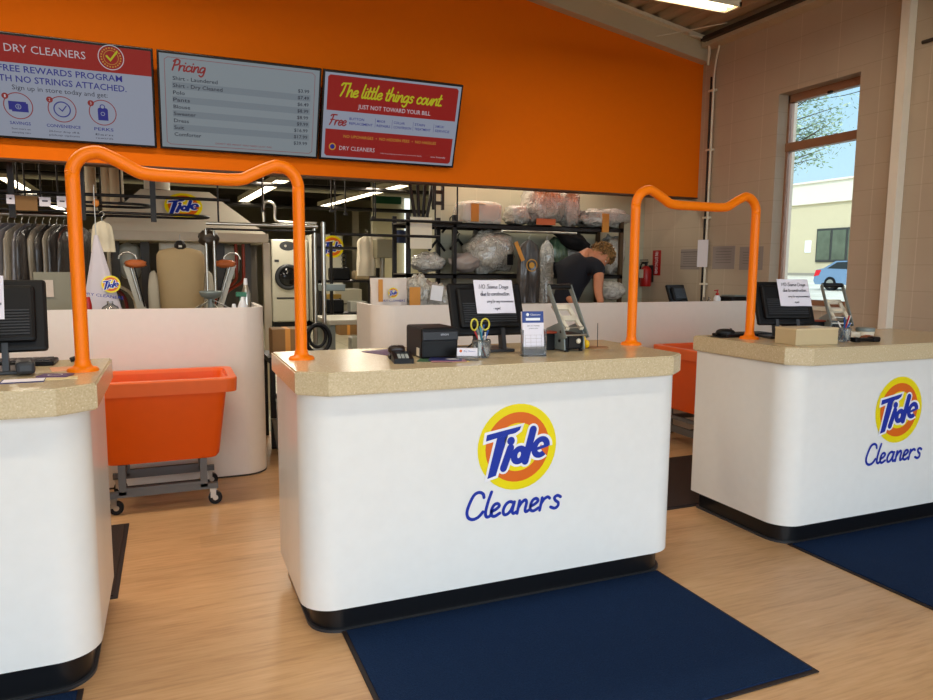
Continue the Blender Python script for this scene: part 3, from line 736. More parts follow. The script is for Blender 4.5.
def tv3(d, F, w, h):
    z = .002; V = lambda v: h/2-v*h; U = lambda u: (u-.5)*w
    d.rect(-w/2, -h/2, w/2, h/2, sB, F, z)
    B = [(U(.035), V(.025)), (U(.965), V(.025)), (U(.98), V(.05)), (U(.98), V(.95)), (U(.965), V(.975)), (U(.035), V(.975)), (U(.02), V(.95)), (U(.02), V(.05))]
    d.add([p+(z+.001,) for p in reversed(B)], [tuple(range(8))], sR, F); z += .002
    d.rect(U(.02), V(.65), U(.98), V(.43), sB, F, z); z += .001
    script(d, 'The little things count.', U(.10), U(.865), V(.255), .105, sY, F, z, .13)
    d.text('JUST NOT TOWARD YOUR BILL', U(.24), U(.78), V(.36), .034, sW, F, z, bold=.01)
    script(d, 'Free', U(.04), U(.16), V(.60), .085, sRs, F, z, .13)
    for u, a, b_, wd in ((.185, 'BUTTON', 'REPLACEMENT', .17), (.385, 'MINOR', 'REPAIRS', .10), (.51, 'COLLAR', 'CONVERSION', .135), (.67, 'STAIN', 'TREATMENT', .125), (.83, 'SAME DAY', 'SERVICE', .115)):
        d.text(a, U(u), U(u+wd*.62), V(.51), .02, sBl, F, z, bold=.01); d.text(b_, U(u), U(u+wd), V(.565), .02, sBl, F, z, bold=.01)
        if u > .2: d.rect(U(u-.013), V(.59), U(u-.011), V(.48), sBl, F, z)
    d.text('NO UPCHARGES  \u2022  NO HIDDEN FEES  \u2022  NO HASSLES', U(.15), U(.85), V(.725), .024, sO, F, z, bold=.01)
    d.ring(U(.075), V(.86), .020, .030, sO, F, z); d.disc(U(.075), V(.86), .02, .02, sBl, F, z); d.text('DRY CLEANERS', U(.125), U(.385), V(.87), .034, sW, F, z)
    d.text('Valid at participating locations only. See store for details.', U(.43), U(.75), V(.90), .009, sW, F, z); d.text('eco friendly', U(.82), U(.94), V(.90), .014, sW, F, z)
screen(-.6625, 'left wall screen with red banner and free rewards program text', tv1)
screen(.5835, 'middle wall screen listing the garment pricing on pale blue', tv2)
screen(1.8195, 'right wall screen in red reading The little things count', tv3)

# ================================================================== COUNTER EQUIPMENT
def sign_text(mb, M, w, h):
    for k, (s_, a, b_) in enumerate((('NO Same Days', -.38, .38), ('due to construction', -.36, .38), ('sorry for any inconvenience', -.22, .46), ('- mgmt', -.08, .10))):
        script(mb, s_, a*w, b_*w, h*(.24-.21*k), h*(.125 if k < 2 else .085), INK, M, .0012, .11, .1)
def terminal(label, loc, rz, sign=None, w=.385, h=.30, signl=''):
    t = thing('pos_monitor', label, 'monitor', loc, rz)
    lean = Matrix.Translation((0, .0, .09)) @ Matrix.Rotation(radians(-21), 4, 'X')
    b = MB().box((-w/2, .02, 0), (w/2, .05, h), BLKP, lean, bev=.012).box((-w/2+.035, -.005, .03), (w/2-.035, .025, h-.03), BLKP, lean, bev=.015)
    b.build('housing', t)
    v = MB()
    for k in range(9): v.box((-w/2+.055, -.009, .055+.011*k), (w/2-.055, -.004, .060+.011*k), DKGREY, lean)
    v.build('vent_ribs', t)
    MB().box((-w/2+.015, .0495, .015), (w/2-.015, .0515, h-.015), mat('dark_screen', (8, 10, 16), .1), lean).build('display', t)
    s = MB().box((-.115, -.005, 0), (.115, .18, .014), DKGREY, bev=.004)
    for sx in (-1, 1): s.prism([(-.0, .01), (.05, .01), (.085, .2), (.045, .2)], sx*.055, sx*.075, DKGREY, Matrix(((0, 0, 1, 0), (1, 0, 0, 0), (0, 1, 0, 0), (0, 0, 0, 1))))
    s.box((-.06, .035, .15), (.06, .06, .19), DKGREY); s.build('stand', t)
    if sign:
        g = MB(); M = Matrix.Translation(loc) @ Matrix.Rotation(rz, 4, 'Z') @ lean @ Matrix.Translation((sign[0], -.0135, h-.082)) @ face(0, 0, 0)
        sw, sh = .200, .165
        bm = bmesh.new(); bmesh.ops.create_grid(bm, x_segments=8, y_segments=6, size=.5)
        for v_ in bm.verts: v_.co = Vector((v_.co.x*sw, v_.co.y*sh, .0005+.002*sin(v_.co.x*9)))
        r = bmesh.ops.solidify(bm, geom=bm.faces[:], thickness=.0004); g.bm(bm, PAPER, M)
        sign_text(g, M @ Matrix.Translation((0, 0, .0022)), sw, sh)
        one(g, 'paper_notice', signl, 'sign')
terminal('black touch monitor seen from behind on the centre counter', (1.385, 2.985, TOP), radians(-2), sign=(.03,), w=.375, h=.258, signl='handwritten white notice taped to the back of the centre counter monitor')
terminal('black touch monitor seen from behind on the right counter', (3.30, 3.03, TOP), radians(-14), sign=(.05,), w=.36, h=.265, signl='handwritten white notice taped to the back of the right counter monitor')
terminal('black touch monitor seen from behind at the left edge on the left counter', (-.615, 2.92, TOP), radians(6), sign=(-.03,), w=.40, h=.275, signl='handwritten white notice cut off by the left edge of the photo')

def press(label, loc, rz):
    t = thing('heat_seal_press', label, 'press', loc, rz)
    A = Matrix(((0, 0, 1, 0), (1, 0, 0, 0), (0, 1, 0, 0), (0, 0, 0, 1)))     # local polygon in yz, extruded along x
    for sx in (-1, 1):
        MB().prism([(-.01, .008), (.13, .008), (.16, .10), (.05, .135), (-.0, .09)], sx*.052, sx*.058, GREYM, A).build('side_plate', t)
        MB().prism([(-.035, .07), (-.012, .063), (.155, .30), (.13, .315)], sx*.060, sx*.066, GREYM, A).build('lever_arm', t)
        m_ = MB()
        for q in ((.03, .05), (.02, .095), (.10, .05)): m_.cyl((sx*.058, q[0], q[1]), (sx*.064, q[0], q[1]), .007, DARKM, 10)
        m_.build('bolt', t)
    MB().cyl((-.06, .142, .305), (.06, .142, .305), .014, BLKP, 16).build('handle', t)
    MB().box((-.05, .0, .01), (.05, .14, .085), BLKP, bev=.006).box((-.03, -.006, .02), (.03, 0, .07), DARKM).build('body', t)
    M2 = Matrix.Translation((0, .05, .15)) @ Matrix.Rotation(radians(38), 4, 'X')
    MB().box((-.05, -.07, -.006), (-.03, .10, .006), CREAML, M2).box((.03, -.07, -.006), (.05, .10, .006), CREAML, M2).box((-.05, .07, -.006), (.05, .10, .006), CREAML, M2).box((-.05, -.01, -.006), (.05, .02, .006), CREAML, M2).build('upper_platen', t)
    MB().cyl((-.065, -.018, .08), (.068, -.018, .08), .005, STEEL, 10).cyl((-.05, .0, .115), (.055, .0, .115), .004, STEEL, 10).build('rod', t)
    MB().lathe([(.008, 0), (.012, .003), (.012, .01), (.006, .013)], (0, 0, 0), CREAML, 14, Matrix.Translation((.02, -.004, .05)) @ Matrix.Rotation(pi/2, 4, 'X')).build('knob', t)
    MB().box((-.16, .06, .082), (-.05, .13, .092), mat('red_brown_pad', (150, 60, 34), .6), bev=.003).box((-.12, .075, .0), (-.058, .12, .082), BLKP, bev=.004).build('tag_feeder', t)
    for x in (-.04, .04):
        for y in (.0, .12): MB().cyl((x, y, 0), (x, y, .01), .01, BLKP, 10).build('rubber_foot', t)
press('grey metal heat seal press with black lever handle on the centre counter', (1.775, 2.90, TOP), radians(2))
press('grey metal lever press on the right counter beside the window', (3.73, 3.05, TOP), radians(-26))

# printer on the centre counter
t = thing('receipt_printer', 'black receipt printer box left of the centre monitor', 'printer', (1.075, 2.945, TOP), radians(0))
MB().box((-.085, -.09, 0), (.085, .13, .135), BLKP, bev=.010).build('housing', t)
MB().box((-.083, -.098, .078), (.083, -.085, .122), mat('printer_lid', (34, 36, 42), .3), bev=.006).build('paper_door', t)
MB().text('EPSON', .0, .035, .105, .008, mat('pale_print', (200, 200, 210), .4), face(0, -.0992, 0)).build('maker_lettering', t)
MB().box((-.087, -.06, .01), (-.0852, -.025, .045), CREAML).build('rating_sticker', t)
# payment terminal with scanner behind
t = thing('card_reader', 'small black card reader at left end of the centre counter', 'card reader', (.885, 2.80, TOP), radians(-10))
k = MB().prism([(-.055, 0), (.055, 0), (.055, .04), (-.055, .02)], -.04, .04, BLKP, Matrix(((0, 0, 1, 0), (1, 0, 0, 0), (0, 1, 0, 0), (0, 0, 0, 1)))); k.build('body', t)
k = MB()
for i in range(4):
    for j in range(3): k.box((-.022+.016*j, -.045+.014*i, .021+.0027*i), (-.010+.016*j, -.035+.014*i, .026+.0027*i), mat('pale_keys', (160, 160, 150), .4))
k.build('keypad', t); MB().box((-.028, .015, .034), (.028, .045, .040), mat('dark_screen', (8, 10, 16), .1)).build('small_display', t)
MB().box((-.045, .075, 0), (.035, .14, .02), BLKP, bev=.005).blob((-.01, .11, .04), (.038, .028, .020), mat('brown_black_plastic', (40, 30, 28), .3), 2.6, .05).build('cradle', t)
# pen cups
PENC = [mat('blue_pen', (40, 90, 170), .4), mat('white_pen', (230, 226, 220), .4), mat('red_pen', (190, 40, 40), .4), mat('teal_pen', (70, 150, 170), .4), mat('dark_pen', (30, 34, 50), .4)]
def pencup(label, loc, scissors, seed):
    rnd = random.Random(seed)
    t = thing('pen_jar', label, 'pen jar', loc)
    MB().lathe([(.034, 0), (.040, .01), (.043, .07), (.040, .08), (.037, .078), (.038, .07), (.035, .012)], (0, 0, 0), GLASS, 24).build('jar', t)
    for i in range(7):
        a = rnd.uniform(0, 6.28); r_ = .018; l = rnd.uniform(.10, .15); tx = cos(a)*.035; ty = sin(a)*.035
        o = MB().cyl((r_*cos(a+2.5), r_*sin(a+2.5), .012), (tx, ty, l), .0042, PENC[i % 5], 8)
        one(o, 'pen', ['blue', 'white', 'red', 'teal', 'dark'][i % 5]+' pen standing in the '+label.split(' with')[0], 'pen', loc, group='pens in the '+label.split(' with')[0])
    if scissors:
        s = thing('scissors', 'grey scissors with yellow-rimmed handles standing in the centre counter jar', 'scissors', (loc[0]-.012, loc[1]-.01, loc[2]+.012))
        MB().prism([(-.006, 0), (.006, 0), (.010, .09), (.012, .11), (-.002, .11), (-.010, .09)], -.002, .002, STEEL, face(0, 0, 0)).build('blades', s)
        for sx in (-1, 1):
            c0 = (sx*.026-.001, 0, .135)
            P = [(c0[0]+(.018+.002*sx)*cos(a/12*2*pi)-sx*.0, 0, c0[2]+.025*sin(a/12*2*pi)) for a in range(12)]
            MB().tube(P, .0042, mat('yellow_handle', (206, 196, 70), .4), 8, closed=True).tube([(c0[0]-sx*.012, 0, .118), (sx*.003, 0, .09)], .006, GREYM, 8).build('finger_loop', s)
pencup('glass pen jar with scissors before the centre monitor', (1.262, 2.835, TOP), True, 1)
pencup('glass pen jar with blue pens on the right counter', (3.475, 2.82, TOP), False, 5)
# business card holder
t = thing('card_holder', 'business card holder with white cards at the front of the centre counter', 'card holder', (1.165, 2.765, TOP), radians(-22))
MB().box((-.048, -.012, 0), (.048, .03, .012), GLASS).box((-.048, .018, .012), (.048, .022, .03), GLASS).box((-.048, -.012, .012), (.048, -.010, .02), GLASS).build('tray', t)
k = MB().box((-.044, -.006, .012), (.044, .012, .052), PAPER); k.text('Dry Cleaners', -.015, .034, .04, .006, BLUE, face(0, -.0065, 0)); k.disc(-.028, .04, .006, .006, ORG, face(0, -.0065, 0)); k.build('cards', t)
# leaflet holder
t = thing('leaflet_holder', 'clear stand of tall white leaflets with blue heading beside the grey press', 'leaflet holder', (1.505, 2.80, TOP), radians(-8))
Ml = Matrix.Rotation(radians(-9), 4, 'X')
MB().box((-.056, -.016, 0), (.056, .045, .008), GLASS).box((-.056, -.014, .006), (.056, -.012, .045), GLASS).box((-.056, -.012, .0), (-.053, .02, .12), GLASS).box((.053, -.012, .0), (.056, .02, .12), GLASS).build('stand', t)
k = MB().box((-.051, -.008, .008), (.051, .008, .202), PAPER, Ml); Mf = Ml @ face(0, -.0085, 0)
k.rect(-.051, .150, .051, .202, mat('leaflet_blue', (40, 66, 140), .5), Mf, .0005); k.text('Cleaners', -.012, .036, .187, .008, LWHITE, Mf, .001); k.disc(-.025, .187, .007, .007, LWHITE, Mf, .001); k.rect(-.034, .160, .034, .172, LWHITE, Mf, .001)
k.text('Join our rewards', -.028, .03, .137, .006, INK, Mf, .001); k.text('program today', -.02, .022, .125, .005, INK, Mf, .001)
for j in range(5): k.rect(-.04, .03+.016*j, .04, .0308+.016*j, PAPERG, Mf, .001)
for j in range(4): k.rect(-.04+.026*j, .03, -.0392+.026*j, .094, PAPERG, Mf, .001)
k.build('leaflets', t)
# receipt spike, yellow clip, loose papers
t = thing('receipt_spike', 'thin black receipt spike on a brown disc near the orange rail', 'spike', (1.965, 2.985, TOP))
MB().lathe([(.055, 0), (.055, .004), (.045, .007)], (0, 0, 0), mat('brown_disc', (150, 110, 76), .5), 24).build('base', t); MB().cyl((0, 0, .006), (-.002, 0, .125), .0018, DARKM, 8).build('needle', t)
k = MB().blob((0, 0, .022), (.014, .014, .02), mat('bright_yellow', (244, 196, 20), .4), 2, .05).blob((-.014, .008, .045), (.011, .012, .016), mat('bright_yellow', (244, 196, 20), .4), 2, .05)
one(k, 'rubber_finger_cone', 'small bright yellow rubber piece at the right of the grey press', 'rubber piece', (1.905, 2.99, TOP))
def sheet(name, label, loc, w, l, rz, m_, th=.002, deco=None, cat='paper', group=None):
    k = MB().box((-w/2, -l/2, .0003), (w/2, l/2, th), m_)
    if deco: deco(k, Matrix.Translation((0, 0, th+.0003)))
    return one(k, name, label, cat, loc, rz, group)
PUR = mat('purple_sheet', (96, 66, 110), .5); GRN = mat('green_leaflet', (60, 100, 70), .5); NAV = mat('navy_leaflet', (44, 50, 110), .45); PNK = mat('pink_leaflet', (180, 120, 130), .5); MUL = mat('cream_leaflet', (226, 208, 160), .5)
sheet('flyer', 'purple sheet lying behind the card reader at the back edge', (.93, 3.13, TOP), .16, .22, .4, PUR)
sheet('flyer', 'green flyer showing at the left of the leaflet pile before the printer', (1.035, 2.80, TOP), .15, .10, -.5, GRN)
sheet('flyer', 'pink flyer at the bottom of the leaflet pile near the card holder', (1.075, 2.765, TOP+.002), .15, .09, -.2, PNK)
sheet('flyer', 'blue flyer with pale disc on top of the leaflet pile', (1.075, 2.79, TOP+.004), .14, .09, -.4, NAV, deco=lambda k, M: (k.disc(.03, .0, .03, .022, LWHITE, M)))
sheet('flyer', 'small yellow slip under the business card holder', (1.125, 2.725, TOP), .06, .03, -.2, mat('yellow_slip', (214, 190, 80), .6), th=.001)
# cables behind the jar
one(MB().tube(smooth_path([(0, 0, .004), (.03, -.02, .03), (.07, -.01, .055), (.10, .03, .03), (.14, .04, .004)]), .0035, BLKP, 6), 'cable', 'black cable looping between the printer and the centre monitor', 'cable', (1.19, 2.93, TOP))
one(MB().tube(smooth_path([(0, 0, .004), (.03, .01, .05), (.05, -.01, .02), (.09, .02, .004)]), .003, BLKP, 6), 'cable', 'thin black cable beside the right monitor foot', 'cable', (3.13, 2.96, TOP))
# left counter bits
def keyboard(label, loc, rz, w=.38, d=.14):
    t = thing('keyboard', label, 'keyboard', loc, rz)
    MB().box((-w/2, -d/2, 0), (w/2, d/2, .018), BLKP, bev=.005).build('case', t)
    k = MB()
    for i in range(5):
        for j in range(14): k.box((-w/2+.012+j*(w-.024)/14, -d/2+.012+i*(d-.024)/5, .018), (-w/2+.009+(j+1)*(w-.024)/14, -d/2+.009+(i+1)*(d-.024)/5, .022), DKGREY)
    k.build('keys', t, kind='stuff')
keyboard('black keyboard behind the monitor on the left counter', (-.62, 3.215, TOP), 0)
keyboard('black keyboard at the back of the right counter behind the orange rail', (3.17, 3.25, TOP), radians(-2), .36, .13)
def mouse(label, loc, rz):
    t = thing('computer_mouse', label, 'mouse', loc, rz)
    MB().blob((0, 0, .012), (.034, .055, .024), BLKP, 2.4, 0, M=None).build('shell', t)
    MB().cyl((-.005, -.03, .033), (.005, -.03, .033), .006, DKGREY, 10).build('wheel', t)
mouse('black computer mouse at the back corner of the right counter', (3.03, 3.25, TOP+.012), radians(60))
sheet('mouse_pad', 'thin black mouse pad under the mouse on the right counter', (3.02, 3.25, TOP), .15, .11, 0, BLKP, cat='mouse pad')
t = thing('handheld_scanner', 'dark scanner gun lying by the left counter monitor', 'scanner', (-.49, 2.93, TOP), radians(10))
MB().box((-.03, -.06, .006), (.03, .06, .05), DKGREY, bev=.012).build('head', t); MB().box((-.015, .05, 0), (.015, .15, .03), DKGREY, bev=.008).build('grip', t)
t = thing('card_terminal', 'dark grey payment stand at the left photo edge on the left counter', 'card terminal', (-.62, 2.74, TOP), 0)
MB().box((-.05, -.05, 0), (.05, .05, .012), DKGREY, bev=.004).box((-.02, -.02, .012), (.02, .02, .06), DKGREY).build('foot', t)
MB().box((-.045, -.02, -.0), (.045, .02, .15), DKGREY, T(0, 0, .05, 0, radians(-20)), bev=.008).build('keypad_body', t)
sheet('flyer', 'white card sheet with blue edge lying left on the left counter', (-.47, 2.755, TOP), .13, .09, .05, NAV, .002, lambda k, M: k.rect(-.06, -.03, .062, .042, PAPER, M))
sheet('flyer', 'white flyer half under the purple booklet on the left counter', (-.36, 2.78, TOP), .10, .06, .1, MUL, .002)
sheet('flyer', 'purple booklet with white ellipse beside the left rail foot', (-.385, 2.835, TOP+.002), .10, .07, -.25, PUR, .004, lambda k, M: k.ring(0, 0, .020, .024, LWHITE, M))
sheet('flyer', 'pale orange leaflet behind the foot of the left rail', (-.375, 3.03, TOP), .10, .12, .2, mat('pale_orange_leaflet', (222, 160, 120), .5), .002)
k = MB().tube([(-.02, -.01, .012), (.01, .0, .02), (.03, .02, .008)], [.01, .012, .006], BLKP, 10); one(k, 'tape_dispenser', 'tiny dark clip at the back edge of the left counter', 'clip', (-.36, 3.22, TOP))
# right counter box, phone, small containers
t = thing('stone_sample_box', 'small beige box standing at the front left corner of the right counter', 'box', (3.175, 2.80, TOP), radians(-3))
MB().box((-.145, -.075, 0), (.145, .075, .085), mat('beige_box_stone', (206, 186, 146), .4), bev=.003).build('box_body', t); MB().box((-.146, -.076, .080), (.146, .076, .090), mat('beige_box_lid', (220, 200, 160), .4), bev=.002).build('lid', t)
t = thing('handset', 'black phone handset lying at the front of the right counter', 'handset', (3.585, 2.765, TOP), radians(-8))
MB().box((-.075, -.022, .004), (.075, .022, .022), BLKP, bev=.008).build('grip', t); MB().box((.035, -.026, 0), (.085, .026, .028), BLKP, bev=.008).box((-.085, -.024, 0), (-.045, .024, .026), BLKP, bev=.008).build('earpiece', t)
t = thing('paper_clip_tub', 'low pale ribbed tub with grey rim near the far end of the right counter', 'tub', (3.86, 2.98, TOP), 0)
k = MB(); k.lathe([(.045, 0), (.05, .03), (.05, .034)], (0, 0, 0), CREAML, 24); k.build('tub', t)
MB().lathe([(.051, 0), (.053, .004), (.053, .02), (.049, .022)], (0, 0, .034), GREYM, 24).build('rim', t)
t = thing('paper_clip_tub', 'second low pale tub just left of the grey-rimmed one', 'tub', (3.755, 2.99, TOP), 0); MB().lathe([(.045, 0), (.05, .03), (.05, .034)], (0, 0, 0), CREAML, 24).build('tub', t)
one(MB().cyl((0, 0, 0), (.002, 0, .10), .0015, DARKM, 6).lathe([(.03, 0), (.03, .004)], (0, 0, 0), CARD, 16), 'receipt_spike', 'thin receipt spike by the small tubs on the right counter', 'spike', (3.80, 3.07, TOP))
k = MB().blob((0, 0, .012), (.05, .025, .012), mat('brown_leather', (140, 76, 40), .5), 2, .2, seed=3); one(k, 'brown_strap', 'crumpled brown strap behind the black handset', 'strap', (3.71, 2.85, TOP+.002))
t = thing('label_printer', 'black label printer between the right monitor and the lever press', 'printer', (3.50, 3.14, TOP), radians(-10)); MB().box((-.08, -.06, 0), (.08, .07, .07), BLKP, bev=.01).build('housing', t); MB().box((-.07, -.065, .05), (.07, -.055, .06), DKGREY).build('slot', t)

# ================================================================== RIGHT WALL FITTINGS
def notice(label, px0, py0, px1, py1, m_, lines, X=WX-.004, extra=None):
    a = atx(px0, py0, X); b = atx(px1, py1, X); w = a.y-b.y; h = a.z-b.z
    M = facex(X, (a.y+b.y)/2, (a.z+b.z)/2); k = MB().box((-w/2, -h/2, -.003), (w/2, h/2, 0), m_, M)
    for (x0, y, x1, hh) in lines: k.rect(x0*w, y*h, x1*w, y*h+hh*h, INK if m_ is PAPER else mat('notice_ink', (112, 100, 96), .7), M, .001)
    return one(k, 'wall_notice', label, 'sign')
L5 = [(-.35, .25-.12*k, .35, .02) for k in range(5)]
notice('grey printed notice on the block wall left of the conduit', 681, 249.5, 699, 269.5, PAPERG, [(-.5, .34, .5, .04), (-.5, -.36, .5, .03)]+L5)
notice('grey printed poster on the block wall just right of the conduit', 713, 246.5, 734, 269, PAPERG, L5+[(-.38, .38, .38, .01)])
notice('grey printed poster behind the right orange rail post', 740, 247, 762, 270, PAPERG, L5)
notice('white paper sheet hanging over the conduit', 698, 240, 707, 267, PAPER, [], X=WX-.045)
# fire extinguisher
p = atx(646, 266, WX-.10)
t = thing('fire_extinguisher', 'red fire extinguisher hanging on the rear right wall', 'fire extinguisher', (WX-.10, p.y, 1.26))
MB().lathe([(.06, 0), (.065, .01), (.065, .19), (.05, .22), (.025, .24)], (0, 0, 0), RED, 20).build('cylinder', t)
MB().box((-.066, -.04, .10), (-.064, .04, .2), CREAML).build('label_plate', t, label='pale instruction label')
MB().cyl((0, 0, .24), (0, 0, .28), .018, DARKM, 12).box((-.012, -.03, .28), (.012, .09, .292), DARKM).box((-.012, -.02, .305), (.012, .10, .315), DARKM).build('valve_handle', t)
MB().tube(smooth_path([(0, .02, .27), (0, .09, .26), (-.01, .10, .15), (-.01, .085, .05)]), .010, BLKP, 8).build('hose', t)
MB().box((.05, -.02, .05), (.098, .02, .25), DARKM).build('wall_hook', t)
a = atx(653, 250.5, WX-.004); b = atx(660, 275.5, WX-.004); w, h = a.y-b.y, a.z-b.z; M = facex(WX-.004, (a.y+b.y)/2, (a.z+b.z)/2)
k = MB().box((-w/2, -h/2, -.003), (w/2, h/2, 0), RED, M); k.text('FIRE EXTINGUISHER', -h*.44, h*.44, 0, w*.35, LWHITE, M @ Matrix.Rotation(-pi/2, 4, 'Z'), .001, bold=.01)
one(k, 'fire_sign', 'tall narrow red fire extinguisher sign', 'sign')

# ================================================================== REAR SHELF BAY
t = thing('stock_shelf', 'long dark steel shelf of wrapped laundry along the rear wall', 'shelf', (3.3, 6.75, 0))
SX0, SX1, SY0, SY1 = 2.13-3.3, 4.63-3.3, -.17, .33
zs = (1.905, 1.40, .9)
for z in zs:
    MB().box((SX0, SY0, z-.045), (SX1, SY0+.03, z), DARKM).box((SX0, SY1-.03, z-.045), (SX1, SY1, z), DARKM).box((SX0, SY0, z-.012), (SX1, SY1, z), mat('shelf_board', (70, 62, 52), .6)).build('shelf_board', t)
for x in (SX0+.02, SX0+.50, SX1-.02):
    k = MB()
    for y in (SY0+.02, SY1-.02): k.box((x-.02, y-.02, 0), (x+.02, y+.02, 1.98), DARKM if x < SX1-.1 else mat('wood_upright', (86, 66, 44), .6))
    k.build('upright', t)
SY = 6.75
def bag(label, x0, y0, x1, y1, Y=SY, dy=.2, z0=None, seed=0, m_=FILM, p=3, amp=.12, group=None, name='wrapped_bundle', cat='laundry bundle', fine=.06):
    a = at(x0, y0, Y); b = at(x1, y1, Y); zl = z0 if z0 is not None else b.z; c = Vector(((a.x+b.x)/2, Y, (a.z+zl)/2))
    sx, sz = abs(b.x-a.x)/2, (a.z-zl)/2
    o = MB().blob((0, 0, 0), (sx*.96, dy, sz*.97), m_, p, amp, 2.5, seed, fine=fine)
    return o, c, name, label, cat, group
def put(b, parts=()):
    mb, c, name, label, cat, group = b
    if not parts: return one(mb, name, label, cat, c, 0, group)
    t = thing(name, label, cat, c, 0, group); mb.build('film_wrap', t)
    for nm, f in parts: f(MB()).build(nm, t)
    return t
g_ = 'plastic wrapped bundles on the rear shelf'
a = at(464, 201, 6.62); b = at(506, 224, 6.62)
t = thing('wrapped_bundle', 'boxy clear-wrapped white linen with orange tag, left on the top shelf', 'laundry bundle', ((a.x+b.x)/2, 6.78, 1.905), 0, g_)
MB().box((-.20, -.15, 0), (.20, .15, .21), mat('folded_linen', (214, 204, 190), .6, bump=.4, bscale=15), bev=.03).build('folded_linen', t)
MB().blob((-.02, 0, .115), (.225, .165, .118), mat('clear_bag_film', (246, 244, 236), .12, alpha=.35), 5, .04, 3, 2, fine=.04).build('film_wrap', t)
MB().box((-.16, -.172, .02), (-.075, -.166, .20), KRAFT).box((-.16, -.172, .195), (.0, .1, .20), KRAFT).build('order_tag', t)
put(bag('slim clear film bundle beside the tagged linen on the top shelf', 506, 205, 526, 224, z0=1.91, seed=3, dy=.16, group=g_))
put(bag('tall puffy clear-wrapped comforter in the middle of the top shelf', 524, 184, 560, 226, z0=1.91, seed=4, dy=.2, group=g_), [('order_tag', lambda k: k.box((-.17, -.205, -.215), (.05, -.19, -.15), mat('orange_red_tag', (200, 104, 62), .6)))])
put(bag('upright narrow wrapped roll right of the puffy comforter', 560, 186, 577, 226, z0=1.91, seed=6, dy=.12, group=g_))
put(bag('long low wrapped bundle with orange tag at the right end of the top shelf', 577, 208, 626, 234, z0=1.91, seed=7, dy=.18, group=g_), [('order_tag', lambda k: k.box((-.12, -.20, -.16), (-.04, -.185, .04), KRAFT))])
put(bag('big clear sack of white laundry left on the middle shelf', 465, 229, 513, 271, z0=1.41, seed=9, dy=.2, p=2.3, group=g_), [('black_tag', lambda k: k.box((.11, -.215, -.14), (.17, -.20, -.03), BLKP)), ])
put(bag('flat grey folded garment under film left on the middle shelf', 449, 252, 480, 272, z0=1.41, Y=6.66, seed=10, dy=.12, m_=mat('grey_wrapped_cloth', (172, 162, 156), .35, coat=.5), p=1.8, group=g_))
put(bag('pale wrapped garment at the far left of the middle shelf', 410, 252, 445, 272, z0=1.41, Y=6.76, seed=12, dy=.14, group=g_, p=2))
put(bag('green patterned cloth in film behind the worker', 546, 238, 566, 275, Y=6.80, seed=14, dy=.12, m_=m_plastic_over('green_pattern_cloth', srgb(40, 74, 54), srgb(116, 140, 112)), group=g_, p=2.2))
put(bag('clear film bundle beside the green patterned cloth', 560, 244, 582, 274, Y=6.84, z0=1.41, seed=15, dy=.12, group=g_, p=2))
put(bag('white wrapped bundle standing at the right end of the middle shelf', 603, 236, 620, 270, Y=6.78, z0=1.41, seed=17, dy=.16, group=g_))
put(bag('rounded white bag low beside the worker arm', 600, 281, 622, 300, Y=6.3, seed=18, dy=.16, m_=FILM, group=g_, p=2))
o = put(bag('black cloth slung across the middle shelf above the worker', 553, 231, 592, 250, Y=6.66, seed=20, dy=.12, m_=mat('black_cloth', (16, 15, 17), .85), name='folded_cloth', cat='cloth', p=1.6)); o.rotation_euler = (0, radians(22), 0)
k = MB().box((-.16, -.14, 0), (.16, .14, .012), PAPERG).box((-.14, -.13, .012), (.14, .12, .022), PAPER); one(k, 'paper_stack', 'stack of white papers below the rounded bag by the worker', 'paper', at(610, 303, 6.1)-Vector((0, 0, .02)), .2)
# hanging garment bags in front of the shelf
def hanger(k, z, w=.20, axis='x'):
    q = (lambda a, b: (a, 0, b)) if axis == 'x' else (lambda a, b: (0, a, b))
    k.tube(smooth_path([q(-w, z-.09), q(0, z), q(w, z-.09)]), .004, DARKM, 6)
    k.tube(smooth_path([q(0, z), q(0, z+.03), q(.018, z+.055), q(0, z+.075), q(-.015, z+.065)]), .003, STEEL, 6); return k
def garment(name, label, loc, w, l, th, m_, rz=0, seed=0, group=None, film=True, cat='garment', mb2=None, taper=0):
    t = thing(name, label, cat, loc, rz, group)
    secs = []
    for i in range(13):
        v = i/12; z = -.0-l*v
        ww = w*(.16+.84*min(1, v/.13)**.6) if v < .13 else w*(1+taper*v+.04*sin(v*7+seed)); tt = th*(.35+.65*min(1, v/.2))*(1+.15*sin(v*9+seed))
        secs.append((0, 0, z, ww/2, tt/2))
    MB().loft(secs, m_, 40, .16, 7, seed).build('cloth', t)
    hanger(MB(), .0, w*.4).build('hanger', t)
    if mb2: mb2(t)
    return t
GDARK = m_plastic_over('dark_garment_film', srgb(40, 36, 36), srgb(92, 84, 78)); GGREY = m_plastic_over('grey_suit_film', srgb(88, 84, 88), srgb(132, 128, 130))
GBEI = m_plastic_over('beige_garment_film', srgb(110, 98, 84), srgb(170, 158, 138)); GBLK = m_plastic_over('black_garment_film', srgb(24, 22, 22), srgb(64, 58, 54)); GRED = m_plastic_over('maroon_garment_film', srgb(70, 34, 30), srgb(120, 76, 62))
p = at(529, 240, 6.3)
def lg(t):
    k = MB(); M = face(0, -.07, -.25); k.ring(0, 0, .052, .062, mat('tag_gold', (206, 150, 60), .5), M); k.disc(0, 0, .03, .03, mat('tag_gold', (206, 150, 60), .5), M); k.build('round_mark', t)
    MB().box((-.02, 0, -.14), (.02, .004, .06), KRAFT, T(-.15, -.06, -.08, 0, 0, radians(-25))).build('order_tag', t)
garment('garment_bag', 'dark pleated garment bag with gold round mark hanging left of the worker', (p.x, 6.3, p.z), .24, .62, .12, GDARK, 0, 3, mb2=lg)
